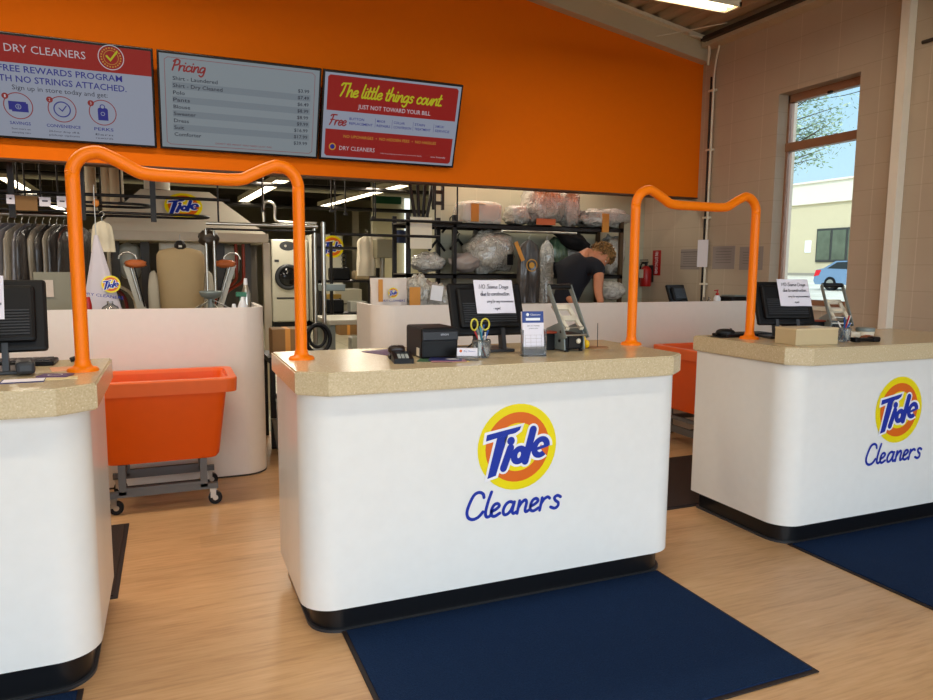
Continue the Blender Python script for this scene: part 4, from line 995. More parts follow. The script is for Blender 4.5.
p = at(547, 240, 6.45); garment('garment_bag', 'pale clear garment bag hanging between the dark bag and the worker', (p.x, 6.45, p.z), .15, .66, .1, FILM, 0, 5)
one(MB().cyl((-.3, 0, 0), (.55, 0, 0), .012, STEEL, 10).cyl((-.3, 0, 0), (-.3, .25, 0), .012, STEEL, 8).cyl((.55, 0, 0), (.55, .12, 0), .012, STEEL, 8), 'hanging_rail', 'short steel hanging rail in front of the rear shelf', 'rail', (at(529, 232, 6.4).x, 6.4, at(529, 232, 6.4).z))
t = thing('bag_dispenser', 'pale paper card hanging from the shelf end', 'sign', at(421, 233, 6.5)); MB().box((-.11, -.003, -.15), (.11, 0, .15), CREAML).build('card', t); MB().cyl((0, 0, .15), (0, .1, .17), .004, DARKM, 6).build('hook', t)
# black hangers on the wall, small steel bar
for (x, y) in ((437, 246), (458, 245), (450, 228)):
    p = at(x, y, 7.02); k = MB(); 
    for s in (-1, 1): k.tube([(0, 0, .06), (s*.09, 0, -.05)], .014, BLKP, 8)
    k.tube(smooth_path([(0, 0, .06), (0, 0, .10), (.02, 0, .12)]), .006, BLKP, 6); one(k, 'trouser_hanger', 'black plastic hanger hooked on the rear wall near the shelf left end', 'hanger', p, 0, 'black hangers on the rear wall')
for (x0, x1, y, Y) in ((370, 462, 219.5, 6.45), (330, 440, 234, 6.5)):
    a = at(x0, y, Y); b = at(x1, y+1, Y)
    k = MB().cyl((a.x, Y, a.z), (b.x, Y, a.z), .014, DARKM, 10); 
    for x in (a.x+.05, b.x-.05): k.cyl((x, Y, a.z), (x, Y, 3.44), .008, DARKM, 6)
    one(k, 'hanging_rail', 'dark rail on long drop rods over the packing area', 'rail', group='dark rails over the packing area')

# ------------------------------------------------------------------ the worker (bent forward behind the half wall)
def skin_body(name, chains, m_, parent=None, sub=2):
    me = bpy.data.meshes.new(name); vs = []; es = []; rs = []
    idx = {}
    for ch in chains:
        prev = None
        for (key, co, r) in ch:
            if key in idx: i = idx[key]
            else:
                i = len(vs); idx[key] = i; vs.append(tuple(co)); rs.append(r)
            if prev is not None: es.append((prev, i))
            prev = i
    me.from_pydata(vs, es, []); o = bpy.data.objects.new(name, me); COL.objects.link(o)
    o.modifiers.new('s', 'SKIN'); 
    if not me.skin_vertices: 
        bpy.context.view_layer.objects.active = o
        me.attributes
    lay = me.skin_vertices[0] if me.skin_vertices else None
    if lay is not None:
        for i, r in enumerate(rs): lay.data[i].radius = (r if isinstance(r, tuple) else (r, r)); lay.data[i].use_root = (i == 0)
    sb = o.modifiers.new('u', 'SUBSURF'); sb.levels = sub; sb.render_levels = sub
    dg = bpy.context.evaluated_depsgraph_get(); dg.update()
    nm = bpy.data.meshes.new_from_object(o.evaluated_get(dg)); nm.materials.clear(); nm.materials.append(m_)
    for p_ in nm.polygons: p_.use_smooth = True
    bpy.data.objects.remove(o); r = bpy.data.objects.new(name, nm); COL.objects.link(r)
    if parent is not None: r.parent = parent
    return r
PY = 5.93
pc = at(575, 300, PY); O = Vector((pc.x, PY, 0))
per = thing('person', 'person with curly blond hair in a navy t-shirt bent over work behind the half wall', 'person', O)
def W(x, y, dY=0): return at(x, y, PY+dY)-O
pel = Vector((-.10, .16, .93)); che = W(572, 282, .10); upc = W(577, 263, .08); nek = W(588, 253, .02); hd = W(600, 257, -.03)
shL = W(599, 268, -.14); shR = W(564, 268, .22)
elL = W(598, 291, -.22); wrL = Vector((elL.x-.04, elL.y-.12, 1.13))
elR = W(560, 289, .20); wrR = W(573, 303, -.10)
body = skin_body('body', [
    [('pel', pel, (.15, .12)), ('wai', (pel+che)/2, (.14, .11)), ('che', che, (.155, .12)), ('upc', upc, (.13, .10)), ('nek', nek, .058), ('hd0', nek+(hd-nek)*.5, .06)],
    [('upc', upc, .1), ('shL', shL, .060), ('elL', elL, .044), ('wrL', wrL, .030)],
    [('upc', upc, .1), ('shR', shR, .062), ('elR', elR, .044), ('wrR', wrR, .030)],
    [('pel', pel, .15), ('hipL', pel+Vector((.10, -.05, -.08)), .10), ('knL', pel+Vector((.13, -.06, -.46)), .065), ('anL', Vector((.03, .1, .10)), .045), ('toL', Vector((.14, .0, .045)), .04)],
    [('pel', pel, .15), ('hipR', pel+Vector((-.06, .10, -.08)), .10), ('knR', pel+Vector((-.02, .10, -.46)), .065), ('anR', Vector((-.12, .26, .10)), .045), ('toR', Vector((.02, .18, .045)), .04)]], SKIN, per)
# hands: palm and five fingers each
def hand(name, w, d, up, side):
    d = d.normalized(); s_ = d.cross(up).normalized()*side; ch = [[('p0', w, .024), ('p1', w+d*.045, (.034, .02)), ('p2', w+d*.08, (.036, .018))]]
    for i, (o_, l) in enumerate(((-.030, .062), (-.010, .072), (.011, .068), (.030, .052))):
        b_ = w+d*.085+s_*o_; ch.append([('p2', w, .03), (f'f{i}a', b_, .0095), (f'f{i}b', b_+d*l*.45-up*.012, .0088), (f'f{i}c', b_+d*l*.8-up*.032, .0078), (f'f{i}d', b_+d*l*.9-up*.045, .006)])
    ch.append([('p1', w, .03), ('ta', w+d*.03-s_*.038, .012), ('tb', w+d*.055-s_*.055-up*.01, .0105), ('tc', w+d*.075-s_*.055-up*.02, .008)])
    return skin_body(name, ch, SKIN, per)
hand('left_hand', wrL, Vector((-.3, -.6, -.25)), Vector((0, 0, 1)), 1); hand('right_hand', wrR, Vector((.8, -.5, -.2)), Vector((0, 0, 1)), -1)
# t-shirt
def off(r, e): return (r[0]+e, r[1]+e) if isinstance(r, tuple) else r+e
skin_body('t_shirt', [
    [('pel', pel+Vector((0, 0, .02)), (.17, .14)), ('wai', (pel+che)/2, (.165, .13)), ('che', che, (.185, .15)), ('upc', upc, (.165, .13)), ('nk', upc+(nek-upc)*.62, (.075, .07))],
    [('upc', upc, .1), ('shL', shL, .085), ('slL', shL+(elL-shL)*.42, .066)],
    [('upc', upc, .1), ('shR', shR, .092), ('slR', shR+(elR-shR)*.6, .072)]], SHIRTN, per)
skin_body('trousers', [
    [('pel', pel-Vector((0, 0, .0)), (.165, .135)), ('hipL', pel+Vector((.10, -.05, -.10)), .115), ('knL', pel+Vector((.13, -.06, -.46)), .082), ('anL', Vector((.03, .1, .12)), .062)],
    [('pel', pel, .16), ('hipR', pel+Vector((-.06, .10, -.10)), .115), ('knR', pel+Vector((-.02, .10, -.46)), .082), ('anR', Vector((-.12, .26, .12)), .062)]], mat('dark_trousers', (30, 32, 40), .8), per)
for nm, q in (('shoe', Vector((.08, .05, .05))), ('shoe', Vector((-.05, .22, .05)))): MB().blob(q, (.13, .05, .048), BLKP, 2.6, .04).build(nm, per)
# head: crown towards +x and up, face looking down
up = Vector((.93, -.12, .30)).normalized(); fw = Vector((-.25, -.50, -.82)); fw = (fw-up*fw.dot(up)).normalized(); sd = up.cross(fw).normalized()
HM = Matrix(((sd.x, -fw.x, up.x, hd.x), (sd.y, -fw.y, up.y, hd.y), (sd.z, -fw.z, up.z, hd.z), (0, 0, 0, 1)))   # local: -y is the face, z the crown
k = MB(); bm = bmesh.new(); bmesh.ops.create_uvsphere(bm, u_segments=32, v_segments=24, radius=1)
for v in bm.verts:
    x, y, z = v.co; jaw = max(0, -z); f = 1-.28*jaw*jaw
    nose = .20*math.exp(-((x/.16)**2+((z+.12)/.22)**2)) if y < 0 else 0
    eye = .07*(math.exp(-(((abs(x)-.42)/.18)**2+((z-.08)/.14)**2))) if y < 0 else 0
    lip = .05*math.exp(-((x/.3)**2+((z+.52)/.09)**2)) if y < 0 else 0
    v.co = Vector((x*.074*f, y*.094*(1-.08*jaw)-nose*.1+eye*.08-lip*.09, z*.115))
k.bm(bm, SKIN, HM, True)
k.tube([HM @ Vector((0, .03, -.05)), HM @ Vector((-.0, .05, -.12))], [.055, .058], SKIN, 16)
k.build('head', per)
for s in (-1, 1):
    MB().blob((s*.076, .005, -.01), (.010, .018, .030), SKIN, 2, .05, M=HM).build('ear', per)
    MB().blob((s*.030, -.082, .012), (.011, .007, .007), mat('eye_white', (220, 214, 206), .2), 2, 0, M=HM, seg=12, rings=8).build('eye', per)
MB().box((-.024, -.0935, -.066), (.024, -.088, -.060), mat('lips', (160, 80, 74), .5), HM, bev=.002).build('mouth', per)
k = MB(); k.blob((0, .018, .035), (.088, .102, .098), HAIR, 2, .16, 12, 3, M=HM, fine=.08)
rnd = random.Random(4)
HAIR2 = mat('blond_curls_dark', (108, 78, 44), .65, noise_amt=.3, nscale=40)
for i in range(190):
    th = rnd.uniform(0, 2*pi); ph = math.acos(rnd.uniform(-.45, 1)); d = Vector((sin(ph)*cos(th), sin(ph)*sin(th), cos(ph)))
    if d.y < -.35 and d.z < .35: continue
    c0 = Vector((d.x*.092, .018+d.y*.105, .035+d.z*.103)); a = d.cross(Vector((rnd.random(), rnd.random(), rnd.random()))).normalized(); b_ = d.cross(a); r_ = rnd.uniform(.012, .02)
    P = [c0+(a*cos(q)+b_*sin(q))*r_+d*(.004*q) for q in [j*.9 for j in range(9)]]
    k.tube(P, .0055, HAIR if i % 3 else HAIR2, 5, HM)
k.build('curly_hair', per)

# ------------------------------------------------------------------ desk items behind the right half wall
DZ = HT-.13
p = at(688, 300, 5.42); terminal('small black monitor seen behind the right half wall under the grey notice', (p.x, 5.50, DZ), radians(12), w=.26, h=.20)
p = at(717, 300, 5.40)
t = thing('soap_bottle', 'white pump bottle with red pump on the right half wall desk', 'bottle', (p.x, 5.40, DZ)); MB().lathe([(.03, 0), (.034, .01), (.034, .14), (.02, .165), (.012, .17)], (0, 0, 0), LWHITE, 20).build('bottle_body', t)
MB().cyl((0, 0, .17), (0, 0, .22), .006, RED, 8).lathe([(.016, 0), (.016, .02), (.008, .024)], (0, 0, .168), RED, 12).cyl((0.008, 0, .218), (-.035, 0, .214), .006, RED, 8).build('pump', t)
for x in (704, 709): 
    p = at(x, 300, 5.42); one(MB().lathe([(.022, 0), (.026, .10), (.010, .13), (.010, .15)], (0, 0, 0), GLASS, 16), 'glass_bottle', 'small clear bottle beside the red pump bottle', 'bottle', (p.x, 5.42, DZ), 0, 'clear bottles on the rear desk')
p = at(745, 300, 5.5); t = thing('desk_printer', 'dark desk device with grey top behind the right rail post', 'printer', (p.x, 5.52, DZ)); MB().box((-.25, -.1, 0), (.25, .12, .15), BLKP, bev=.01).build('housing', t); MB().box((-.2, -.09, .15), (.2, .1, .165), GREYM, bev=.004).build('lid', t)
k = MB().tube([(-.04, 0, 0), (-.04, 0, .11), (.06, 0, .11)], .008, BLKP, 8); one(k, 'wire_stand', 'black bent stand on the grey-topped device', 'stand', (p.x-.0, 5.5, DZ+.165))

# packing bags on the centre half wall
p0 = at(371, 306, 5.35); p1 = at(407, 278, 5.35)
t = thing('paper_bag', 'white laundry bag printed with round mark and Dry Cleaners on the half wall', 'bag', ((p0.x+p1.x)/2, 5.36, DZ))
w = p1.x-p0.x; h = p1.z-DZ
k = MB().loft([(0, 0, 0, w*.46, .09), (0, 0, h*.3, w*.50, .08), (0, 0, h*.75, w*.50, .035), (0, 0, h, w*.52, .008)], mat('white_bag_paper', (226, 216, 208), .6, bump=.3, bscale=20), 40, .12, 6, 2); k.build('bag_body', t)
k = MB(); tide(k, face(.01, -.088, h*.66), .04, outline=True); k.text('DRY CLEANERS', -.085, .105, h*.66-.062, .016, BLUE, face(0, -.088, 0)); 
k.build('printed_mark', t)
MB().box((-.11, -.096, h*.45), (-.075, -.09, h*.97), KRAFT).build('order_tag', t)
def pbag(label, x0, x1, y0, seed, m_=FILM, Y=5.4, tg=False):
    a = at(x0, y0, Y); b = at(x1, 306, Y); cx = (a.x+b.x)/2; w = (b.x-a.x)/2; h = (a.z-DZ)
    t = thing('plastic_bag', label, 'bag', (cx, Y, DZ), 0); MB().blob((0, 0, h*.5), (w, .09, h*.5), m_, 1.9, .18, 3, seed, fine=.08).build('film_wrap', t)
    if tg: MB().box((-w*.9, -.105, h*.3), (-w*.2, -.098, h*.75), KRAFT).build('order_tag', t)
    return t
pbag('clear crumpled bag with orange tag right of the printed laundry bag', 404, 434, 276, 31, tg=True)
pbag('crumpled clear bag with white sheet left of the centre monitor', 424, 452, 284, 33)
p = at(436, 293, 5.3); one(MB().box((-.05, 0, -.06), (.05, .003, .06), LWHITE, T(0, 0, 0, 0, 0, radians(8))), 'paper_sheet', 'white sheet tucked in front of the crumpled clear bag', 'paper', p-Vector((0, .02, 0)))

# ================================================================== LEFT BACK: presses, racks, conveyors
BY = 7.4
def A(x, y, Y=BY): return at(x, y, Y)
# form finishing cabinet
zb = A(190, 232).z; zt = A(175, 187).z; xl, xr = A(92, 232).x, A(266, 232).x; cx = (xl+xr)/2
t = thing('shirt_press_cabinet', 'large cream shirt press cabinet with sloped hood and round mark', 'press', (cx, BY, 0))
hw = (xr-xl)/2; tl = A(139, 186).x-cx; tr = A(211, 188).x-cx; d = .9
k = MB(); vs = []
for (y0, z, a_, b_) in ((0, zb, -hw, hw), (.35, zt, tl, tr)): vs += [(a_, y0, z), (b_, y0, z)]
vs += [(-hw, d, zb), (hw, d, zb), (tl, d-.25, zt), (tr, d-.25, zt)]
k.add(vs, [(0, 1, 3, 2), (1, 5, 7, 3), (4, 0, 2, 6), (2, 3, 7, 6), (5, 4, 6, 7), (0, 4, 5, 1)], PRESSW); k.build('hood', t)
MB().box((-hw-.02, -.03, zb-.09), (hw+.02, d, zb), CREAM, bev=.005).build('header_beam', t)
for s in (-1, 1): MB().box((s*hw-.035, -.02, 0), (s*hw+.035, .06, zb-.09), CREAM, bev=.004).build('corner_post', t)
MB().box((-hw, d-.04, 0), (hw, d, zb-.09), mat('cabinet_back', (96, 88, 74), .6)).build('back_panel', t)
MB().box((-.22, .25, 0), (.22, .60, zb-.09), PRESSW, bev=.02).build('centre_column', t)
for x in (-.62, -.35, .36, .62): MB().box((x-.04, .35, 0), (x+.04, .45, zb-.09), mat('dark_guide', (66, 60, 52), .5)).build('guide_rail', t)
for x, c_ in ((.50, REDO), (.57, REDO), (-.74, mat('dark_red_hose', (110, 30, 24), .5)), (-.66, CREAM)): MB().tube(smooth_path([(x, .2, zb-.1), (x, .2, 1.45), (x-.02*(1 if x > 0 else -1), .22, 1.3), (x-.2*(1 if x > 0 else -1), .3, 1.12), (x-.2*(1 if x > 0 else -1), .3, .6)]), .016, c_, 8).build('hose', t)
for x in (-.5, .44):
    MB().blob((x, .5, 1.5), (.12, .15, .18), MACHW, 2.5, .05, seed=3).build('steam_head', t)
k = MB(); zc = A(178, 204).z
sl = math.atan2(.35, zt-zb); M = Matrix.Translation((A(184, 206).x-cx, .35*(zc-zb)/(zt-zb)-.012, zc)) @ Matrix.Rotation(-sl, 4, 'X') @ face(0, 0, 0)
tide(k, M, .175); k.build('round_logo', t, label='yellow round Tide mark')
# shirt form
tx = A(181, 270, 6.9); zt2 = A(181, 249, 6.9).z
t = thing('shirt_form', 'beige padded shirt form with dark collar clamp in front of the cabinet', 'shirt form', (tx.x, 6.9, 0))
hw2 = (A(205, 270, 6.9).x-A(157, 270, 6.9).x)/2; secs = []
for z, f, g in ((.75, .86, .12), (1.0, .88, .12), (1.25, .94, .13), (1.42, 1.0, .13), (zt2-.10, 1.0, .12), (zt2-.05, .98, .11), (zt2-.015, .86, .09), (zt2+.005, .5, .06), (zt2+.015, .2, .05)): secs.append((0, 0, z, hw2*f, g))
k = MB().loft([(a_, b_, z, r1, r2) for a_, b_, z, r1, r2 in secs], BEIGEF, 40, .02, 5, 1); k.f = [tuple(reversed(f)) for f in k.f]; k.build('padded_torso', t)
MB().blob((0, -.03, zt2+.02), (.05, .05, .055), DARKM, 2, .05).tube([(0, -.03, zt2+.05), (0, -.03, zt2+.13)], .004, STEEL, 6).cyl((-.015, -.082, zt2+.02), (.015, -.082, zt2+.02), .012, STEEL, 8).build('collar_clamp', t)
MB().cyl((0, 0, 0), (0, 0, .76), .05, GREYM, 12).lathe([(.25, 0), (.25, .03), (.1, .06)], (0, 0, 0), GREYM, 20).build('pedestal', t)
for s in (-1, 1): MB().blob((s*(hw2+.03), .04, 1.15), (.05, .03, .26), mat('pale_sleeve_pad', (196, 186, 164), .7), 2.5, .04).build('sleeve_pad', t)
# sleeve arms
for s, px, px2, lab in ((-1, 128, 146, 'left'), (1, 232, 214, 'right')):
    a = A(px, 266, 6.85); b = A(px2, 305, 6.85); b = Vector((b.x, b.y, .95))
    t = thing('sleeve_press_arm', f'{"tilted pale press arm with orange pad left" if s < 0 else "tilted pale press arm with orange pad right"} of the shirt form', 'press arm', (a.x, 6.85, 0))
    dx = (b.x-a.x)
    MB().prism([(-.035, a.z), (.035, a.z+.01), (dx+.035, .95), (dx-.035, .95)], -.03, .03, MACHW, face(0, 0, 0)).prism([(dx-.05, 0), (dx+.05, 0), (dx+.04, .96), (dx-.04, .96)], -.04, .04, DARKM, face(0, 0, 0)).build('arm', t)
    MB().blob((s*-.06, -.03, a.z+.02), (.085, .05, .035), mat('orange_pad', (196, 104, 50), .5), 2.5, .12, seed=2).build('pad', t)
    k = MB(); k.tube([(.07*cos(q), -.03, a.z+.06+.06*sin(q)) for q in [i*pi/8 for i in range(9)]], .008, STEEL, 8); k.tube([(s*-.02, -.04, a.z), (dx*.7, -.04, 1.15)], .010, STEEL, 8); k.tube([(s*-.05, -.05, a.z), (dx*.7+s*-.03, -.05, 1.1)], .006, BLKP, 8); k.build('linkage', t)
# chrome stand near form: two vertical rods and disc
xq = A(211, 300, 6.5)
t = thing('steam_stand', 'pair of chrome rods rising from a round tray right of the shirt form', 'stand', (xq.x, 6.5, 0))
z1 = A(208, 229, 6.5).z; zd = A(211, 293, 6.5).z
for x in (-.025, .04): MB().cyl((x, 0, zd), (x, 0, z1), .012, STEEL, 12).build('rod', t)
MB().lathe([(.04, -.05), (.08, -.03), (.095, 0), (.095, .015), (.08, .02)], (0, 0, zd), GREYM, 24).build('tray', t)
k = MB().cyl((0, 0, .05), (0, 0, zd-.05), .03, GREYM, 10)
for q in range(5): k.tube([(0, 0, zd-.05), (.22*cos(q*1.26), .22*sin(q*1.26), zd-.17)], .006, STEEL, 6)
k.lathe([(.2, 0), (.2, .02), (.06, .05)], (0, 0, 0), GREYM, 20); k.build('column', t)
MB().blob((.0, .03, z1-.08), (.085, .05, .07), mat('dark_bronze_knob', (62, 52, 42), .4, metal=.4), 2, .1, seed=1).build('valve', t)
# garment rail (chrome double uprights)
t = thing('garment_rail', 'long horizontal steel garment rail ending in two chrome uprights', 'rail', (0, 0, 0))
RY2 = 6.35; a = at(206, 225, RY2); b = at(318, 225, RY2); zr = (a.z+b.z)/2
t.location = (b.x, RY2, 0); L = b.x-a.x
MB().cyl((-L, 0, zr), (0, 0, zr), .014, STEEL, 12).build('bar', t)
MB().cyl((-L, 0, zr-.045), (-.02, 0, zr-.045), .009, DARKM, 10).build('lower_bar', t)
zt3 = at(321, 222, RY2).z
MB().cyl((.045, 0, 0), (.045, 0, zt3+.0), .019, STEEL, 14).build('upright', t); MB().cyl((-.03, .02, 0), (-.03, .02, zr), .016, STEEL, 14).build('upright', t)
MB().cyl((-L+.1, 0, zr), (-L+.1, 0, 3.44), .008, DARKM, 6).build('drop_rod', t)
MB().box((-.10, -.12, 0), (.12, .14, .02), DARKM).build('foot_plate', t)
# conveyor loop (dark double track) 
t = thing('garment_conveyor', 'dark double-track garment conveyor loop hanging across the left back area', 'conveyor', (0, 0, 0))
def track(k, x0, x1, yF, yB, z, r=.011):
    R = (yB-yF)/2; P = [(x0, yF, z), (x1-R, yF, z)]+[(x1-R+R*sin(a), yF+R-R*cos(a), z) for a in [pi*i/10 for i in range(1, 10)]]+[(x1-R, yB, z), (x0, yB, z)]
    k.tube(P, r, DARKM, 8)
CY = 6.62
p1_ = at(210, 217, CY)
k = MB(); track(k, -3.6, p1_.x, CY, CY+.42, at(150, 214, CY).z); k.build('lower_track', t)
k = MB(); track(k, -3.6, at(152, 203, CY).x, CY, CY+.42, at(110, 203, CY).z, .011); k.build('middle_track', t)
zt4 = at(150, 197, CY).z
MB().tube([(-3.6, CY, zt4), (at(230, 200, CY).x, CY, zt4)], .014, DARKM, 8).build('top_bar', t)
for px in (153, 12, 82):
    q = at(px, 200, CY); MB().box((q.x-.022, CY-.02, at(153, 222, CY).z), (q.x+.022, CY+.02, 3.44), DARKM).build('drop_post', t)
# suspended rods above (many thin drops)
for i, px in enumerate((17, 24, 40, 57, 66, 100, 120, 262, 300, 331, 345, 373)):
    Y = 7.6+.35*(i % 3); q = at(px, 180, Y)
    one(MB().cyl((q.x, Y, 2.05), (q.x, Y, 3.44), .009, DARKM, 6).box((q.x-.02, Y-.02, 2.04), (q.x+.02, Y+.02, 2.06), DARKM), 'ceiling_drop_rod', 'thin dark rod hanging from the rear ceiling', 'rod', group='drop rods under the rear ceiling')
# joists and pipes under the rear ceiling
for i in range(9):
    Y = 6.9+i*1.5
    k = MB().box((LX+.02, Y-.05, 3.25), (WX-.02, Y+.05, 3.45), BROWND)
    one(k, 'ceiling_joist', 'dark joist crossing under the rear ceiling', 'joist', group='joists under the rear ceiling')
for (Y, z, r_, m_) in ((8.2, 2.86, .035, ALU), (9.6, 2.92, .05, CREAM), (10.6, 2.62, .03, DARKM), (12.2, 2.75, .05, ALU), (14, 2.6, .04, DARKM), (7.3, 2.5, .02, DARKM)):
    k = MB().cyl((LX+.02, Y, z), (2.5 if Y < 8 else WX-.02, Y, z), r_, m_, 10)
    for x in (-3, 0, 2.3): k.cyl((x, Y, z), (x, Y, 3.44), .006, DARKM, 5)
    one(k, 'overhead_pipe', 'horizontal pipe slung under the rear ceiling', 'pipe', group='overhead pipes at the back')
for (px, w_) in ((91, .05), (107, .05), (116, .07)):
    q = at(px, 190, 8.0); one(MB().cyl((q.x, 8.0, 2.0), (q.x, 8.0, 3.44), w_, CREAM, 12).cyl((q.x, 8.0, 1.95), (q.x, 8.0, 2.0), w_*1.15, CREAM, 12), 'vertical_duct', 'pale vertical pipe behind the conveyor left of the hood', 'pipe', group='pale vertical pipes left of the hood')
k = MB().tube(smooth_path([(-.08, 0, -.12), (-.08, 0, .06), (-.03, 0, .1), (.04, 0, .06), (.05, 0, -.1), (.2, 0, -.12)]), .016, STEEL, 8); k.tube([(.2, 0, -.12), (.5, 0, -.12)], .016, STEEL, 8).cyl((-.08, 0, -.12), (-.08, 0, 1.6), .008, STEEL, 6)
q = at(271, 211, 8.2); one(k, 'bent_pipe', 'bent steel steam pipe right of the hood', 'pipe', (q.x, 8.2, q.z))
# duct stub on the hood
q = at(157, 183, 8.0); one(MB().lathe([(.12, 0), (.12, .9)], (0, 0, 0), MACHW, 20), 'exhaust_duct', 'bright round duct rising above the cream hood', 'duct', (q.x, 7.85, zt+.005))
# rear strip lights
for (a_, b_, lab) in (((322, 205), (405, 183), 'rear strip light slanting over the middle passage'), ((243, 200), (283, 178), 'rear strip light seen through the orange rail arch'), ((3, 175), (40, 197), 'rear strip light at the far left above the hanging suits'), ((50, 203), (80, 217), 'farther rear strip light low at the left behind the orange post')):
    z = 2.72; p_, q_ = atz(*a_, z), atz(*b_, z); 
    if q_.y < p_.y: p_, q_ = q_, p_
    L = (q_-p_).length; t = strip('rear_strip_light', lab, p_, q_, .2, None, LAMPC); hang(t, L, .06, .72)
# rack of hanging garments
zr = at(40, 215, 6.95).z
t = thing('rack_rail', 'pale rail carrying the hanging suits at the left', 'rail', (-1.6, 6.95, 0)); MB().cyl((-2.2, 0, zr), (.95, 0, zr), .013, STEEL, 10).build('bar', t)
for x in (-2.1, .9): MB().cyl((x, 0, zr), (x, 0, 3.44), .009, DARKM, 6).build('drop_rod', t)
GM = [GBEI, GGREY, GGREY, GBEI, GGREY, GDARK, GBEI, GBLK, GBEI, GDARK, GRED, GBLK, GBEI, GDARK, GRED, GDARK]
for i in range(12):
    px = 1+i*7.0; q = at(px, 228, 6.95); rg = random.Random(i*5+1)
    col_ = {id(GGREY): 'grey', id(GBEI): 'beige', id(GDARK): 'dark', id(GBLK): 'black', id(GRED): 'maroon'}[id(GM[i])]
    garment('hanging_garment', f'{col_} garment in clear film hanging on the left back rack', (q.x, 6.95, zr-.075), rg.uniform(.40, .54), rg.uniform(.8, 1.0), rg.uniform(.05, .075), GM[i], radians(62)+rg.uniform(-.15, .15), i, group=f'{col_} garments on the left back rack', taper=rg.uniform(0, .25))
for (x0, y0, x1, y1, m_, lab) in ((6, 194.5, 15, 204, PAPER, 'small white order card clipped left on the conveyor'), (15, 195.5, 38, 211, CARD, 'brown cardboard sign hanging over the suits'), (39, 197, 51, 206.5, PAPER, 'white order card right of the brown cardboard sign'), (56.5, 196, 68, 208, PAPER, 'white order card beside the left orange post')):
    a = at(x0, y0, 6.55); b = at(x1, y1, 6.55); k = MB().box((a.x, 6.548, b.z), (b.x, 6.552, a.z), m_); k.cyl((a.x+.01, 6.55, a.z), (a.x+.01, 6.55, zt4+.02), .003, DARKM, 5)
    if m_ is PAPER: k.rect(a.x+.02, (a.z+b.z)/2, b.x-.02, (a.z+b.z)/2+.012, INK, Matrix(((1, 0, 0, 0), (0, 0, -1, 6.547), (0, 1, 0, 0), (0, 0, 0, 1))))
    one(k, 'hanging_card', lab, 'sign')
# partition with taped paper
a = at(33, 272, 6.1); b = at(76, 272, 6.1)
t = thing('grey_partition', 'grey-green low partition panel behind the left monitor', 'partition', ((a.x+b.x)/2, 6.1, 0)); MB().box((-(b.x-a.x)/2, 0, 0), ((b.x-a.x)/2+.02, .04, a.z), mat('grey_green_panel', (140, 136, 118), .55)).build('panel', t)
a = at(39, 280, 6.09); b = at(54, 297, 6.09); one(MB().box((a.x, 6.088, b.z), (b.x, 6.091, a.z), mat('taped_paper', (214, 198, 184), .7)), 'taped_sheet', 'blank sheet taped to the grey-green partition', 'paper')
# white laundry sack printed with mark
q = at(96, 236, 5.75); zbot = HT-.1
t = thing('laundry_sack', 'white triangular laundry sack printed with round mark hanging by the left orange post', 'bag', (q.x, 5.75, 0))
zt5 = at(96, 235, 5.75).z; wbt = at(118, 310, 5.75).x-at(78, 310, 5.75).x
k = MB(); secs = []
for i in range(12):
    v = i/11; secs.append((.02*v, 0, zbot+(zt5-zbot)*(1-v)**1 if False else zt5-(zt5-zbot)*v, .012+(wbt/2)*v, .01+.05*v))
k.loft(secs, mat('sack_cloth', (208, 200, 208), .75), 40, .10, 6, 2); k.build('sack_cloth', t)
k = MB(); M = face(.085, -.062, at(109, 284, 5.75).z); tide(k, M, .062); k.text('DRY CLEANERS', -.17, .09, -.088, .02, BLUE, M @ Matrix.Translation((0, 0, .012)) @ Matrix.Rotation(radians(-8), 4, 'Z')); k.build('printed_mark', t)
MB().cyl((0, 0, zt5-.02), (0, 0, zt5+.35), .004, STEEL, 6).build('hanging_cord', t)
q = at(105, 225, 6.3)
garment('hanging_garment', 'short cream shirt hanging left of the cream cabinet', (q.x-.02, 6.3, at(99, 221, 6.3).z), .13, .24, .07, mat('cream_shirt_cloth', (222, 210, 184), .7), .2, 4, taper=.4)
k = MB().blob((0, 0, 0), (.024, .02, .032), mat('orange_puck', (226, 140, 60), .5), 2, .05); one(k, 'orange_tag_ball', 'small orange round piece hooked on the conveyor above the cream shirt', 'tag', at(96, 203, 6.55))
# desk items behind the left half wall
q = at(110, 306, 5.3); t = thing('glass_jar', 'round clear jar on the left half wall desk in front of the sack', 'jar', (q.x, 5.32, DZ)); MB().lathe([(.05, 0), (.062, .02), (.066, .08), (.05, .13), (.02, .15), (.02, .17)], (0, 0, 0), GLASS, 24).build('jar', t); MB().lathe([(.067, 0), (.067, .02)], (0, 0, .06), NAV, 24).build('band', t)
q = at(88, 306, 5.3); one(MB().lathe([(.02, 0), (.022, .15), (.012, .2)], (0, 0, 0), RED, 14), 'red_bottle', 'red bottle sliver beside the left orange post', 'bottle', (q.x, 5.32, DZ))
a = at(162, 307, 5.35); b = at(220, 307, 5.35); one(MB().cyl((0, 0, 0), (b.x-a.x, 0, 0), .022, mat('white_roll', (226, 214, 204), .5), 16).box((.02, -.02, -.09), (.06, .02, -.0), GREYM).box((b.x-a.x-.06, -.02, -.09), (b.x-a.x-.02, .02, 0), GREYM), 'padded_roll', 'white padded roll lying along the left half wall top', 'roll', (a.x, 5.38, DZ+.09))
q = at(243, 306, 5.35)
t = thing('spray_bottle', 'white spray bottle with green trigger at the right end of the left half wall', 'spray bottle', (q.x, 5.38, DZ)); MB().lathe([(.032, 0), (.036, .02), (.034, .12), (.016, .17), (.014, .19)], (0, 0, 0), LWHITE, 18).build('bottle_body', t)
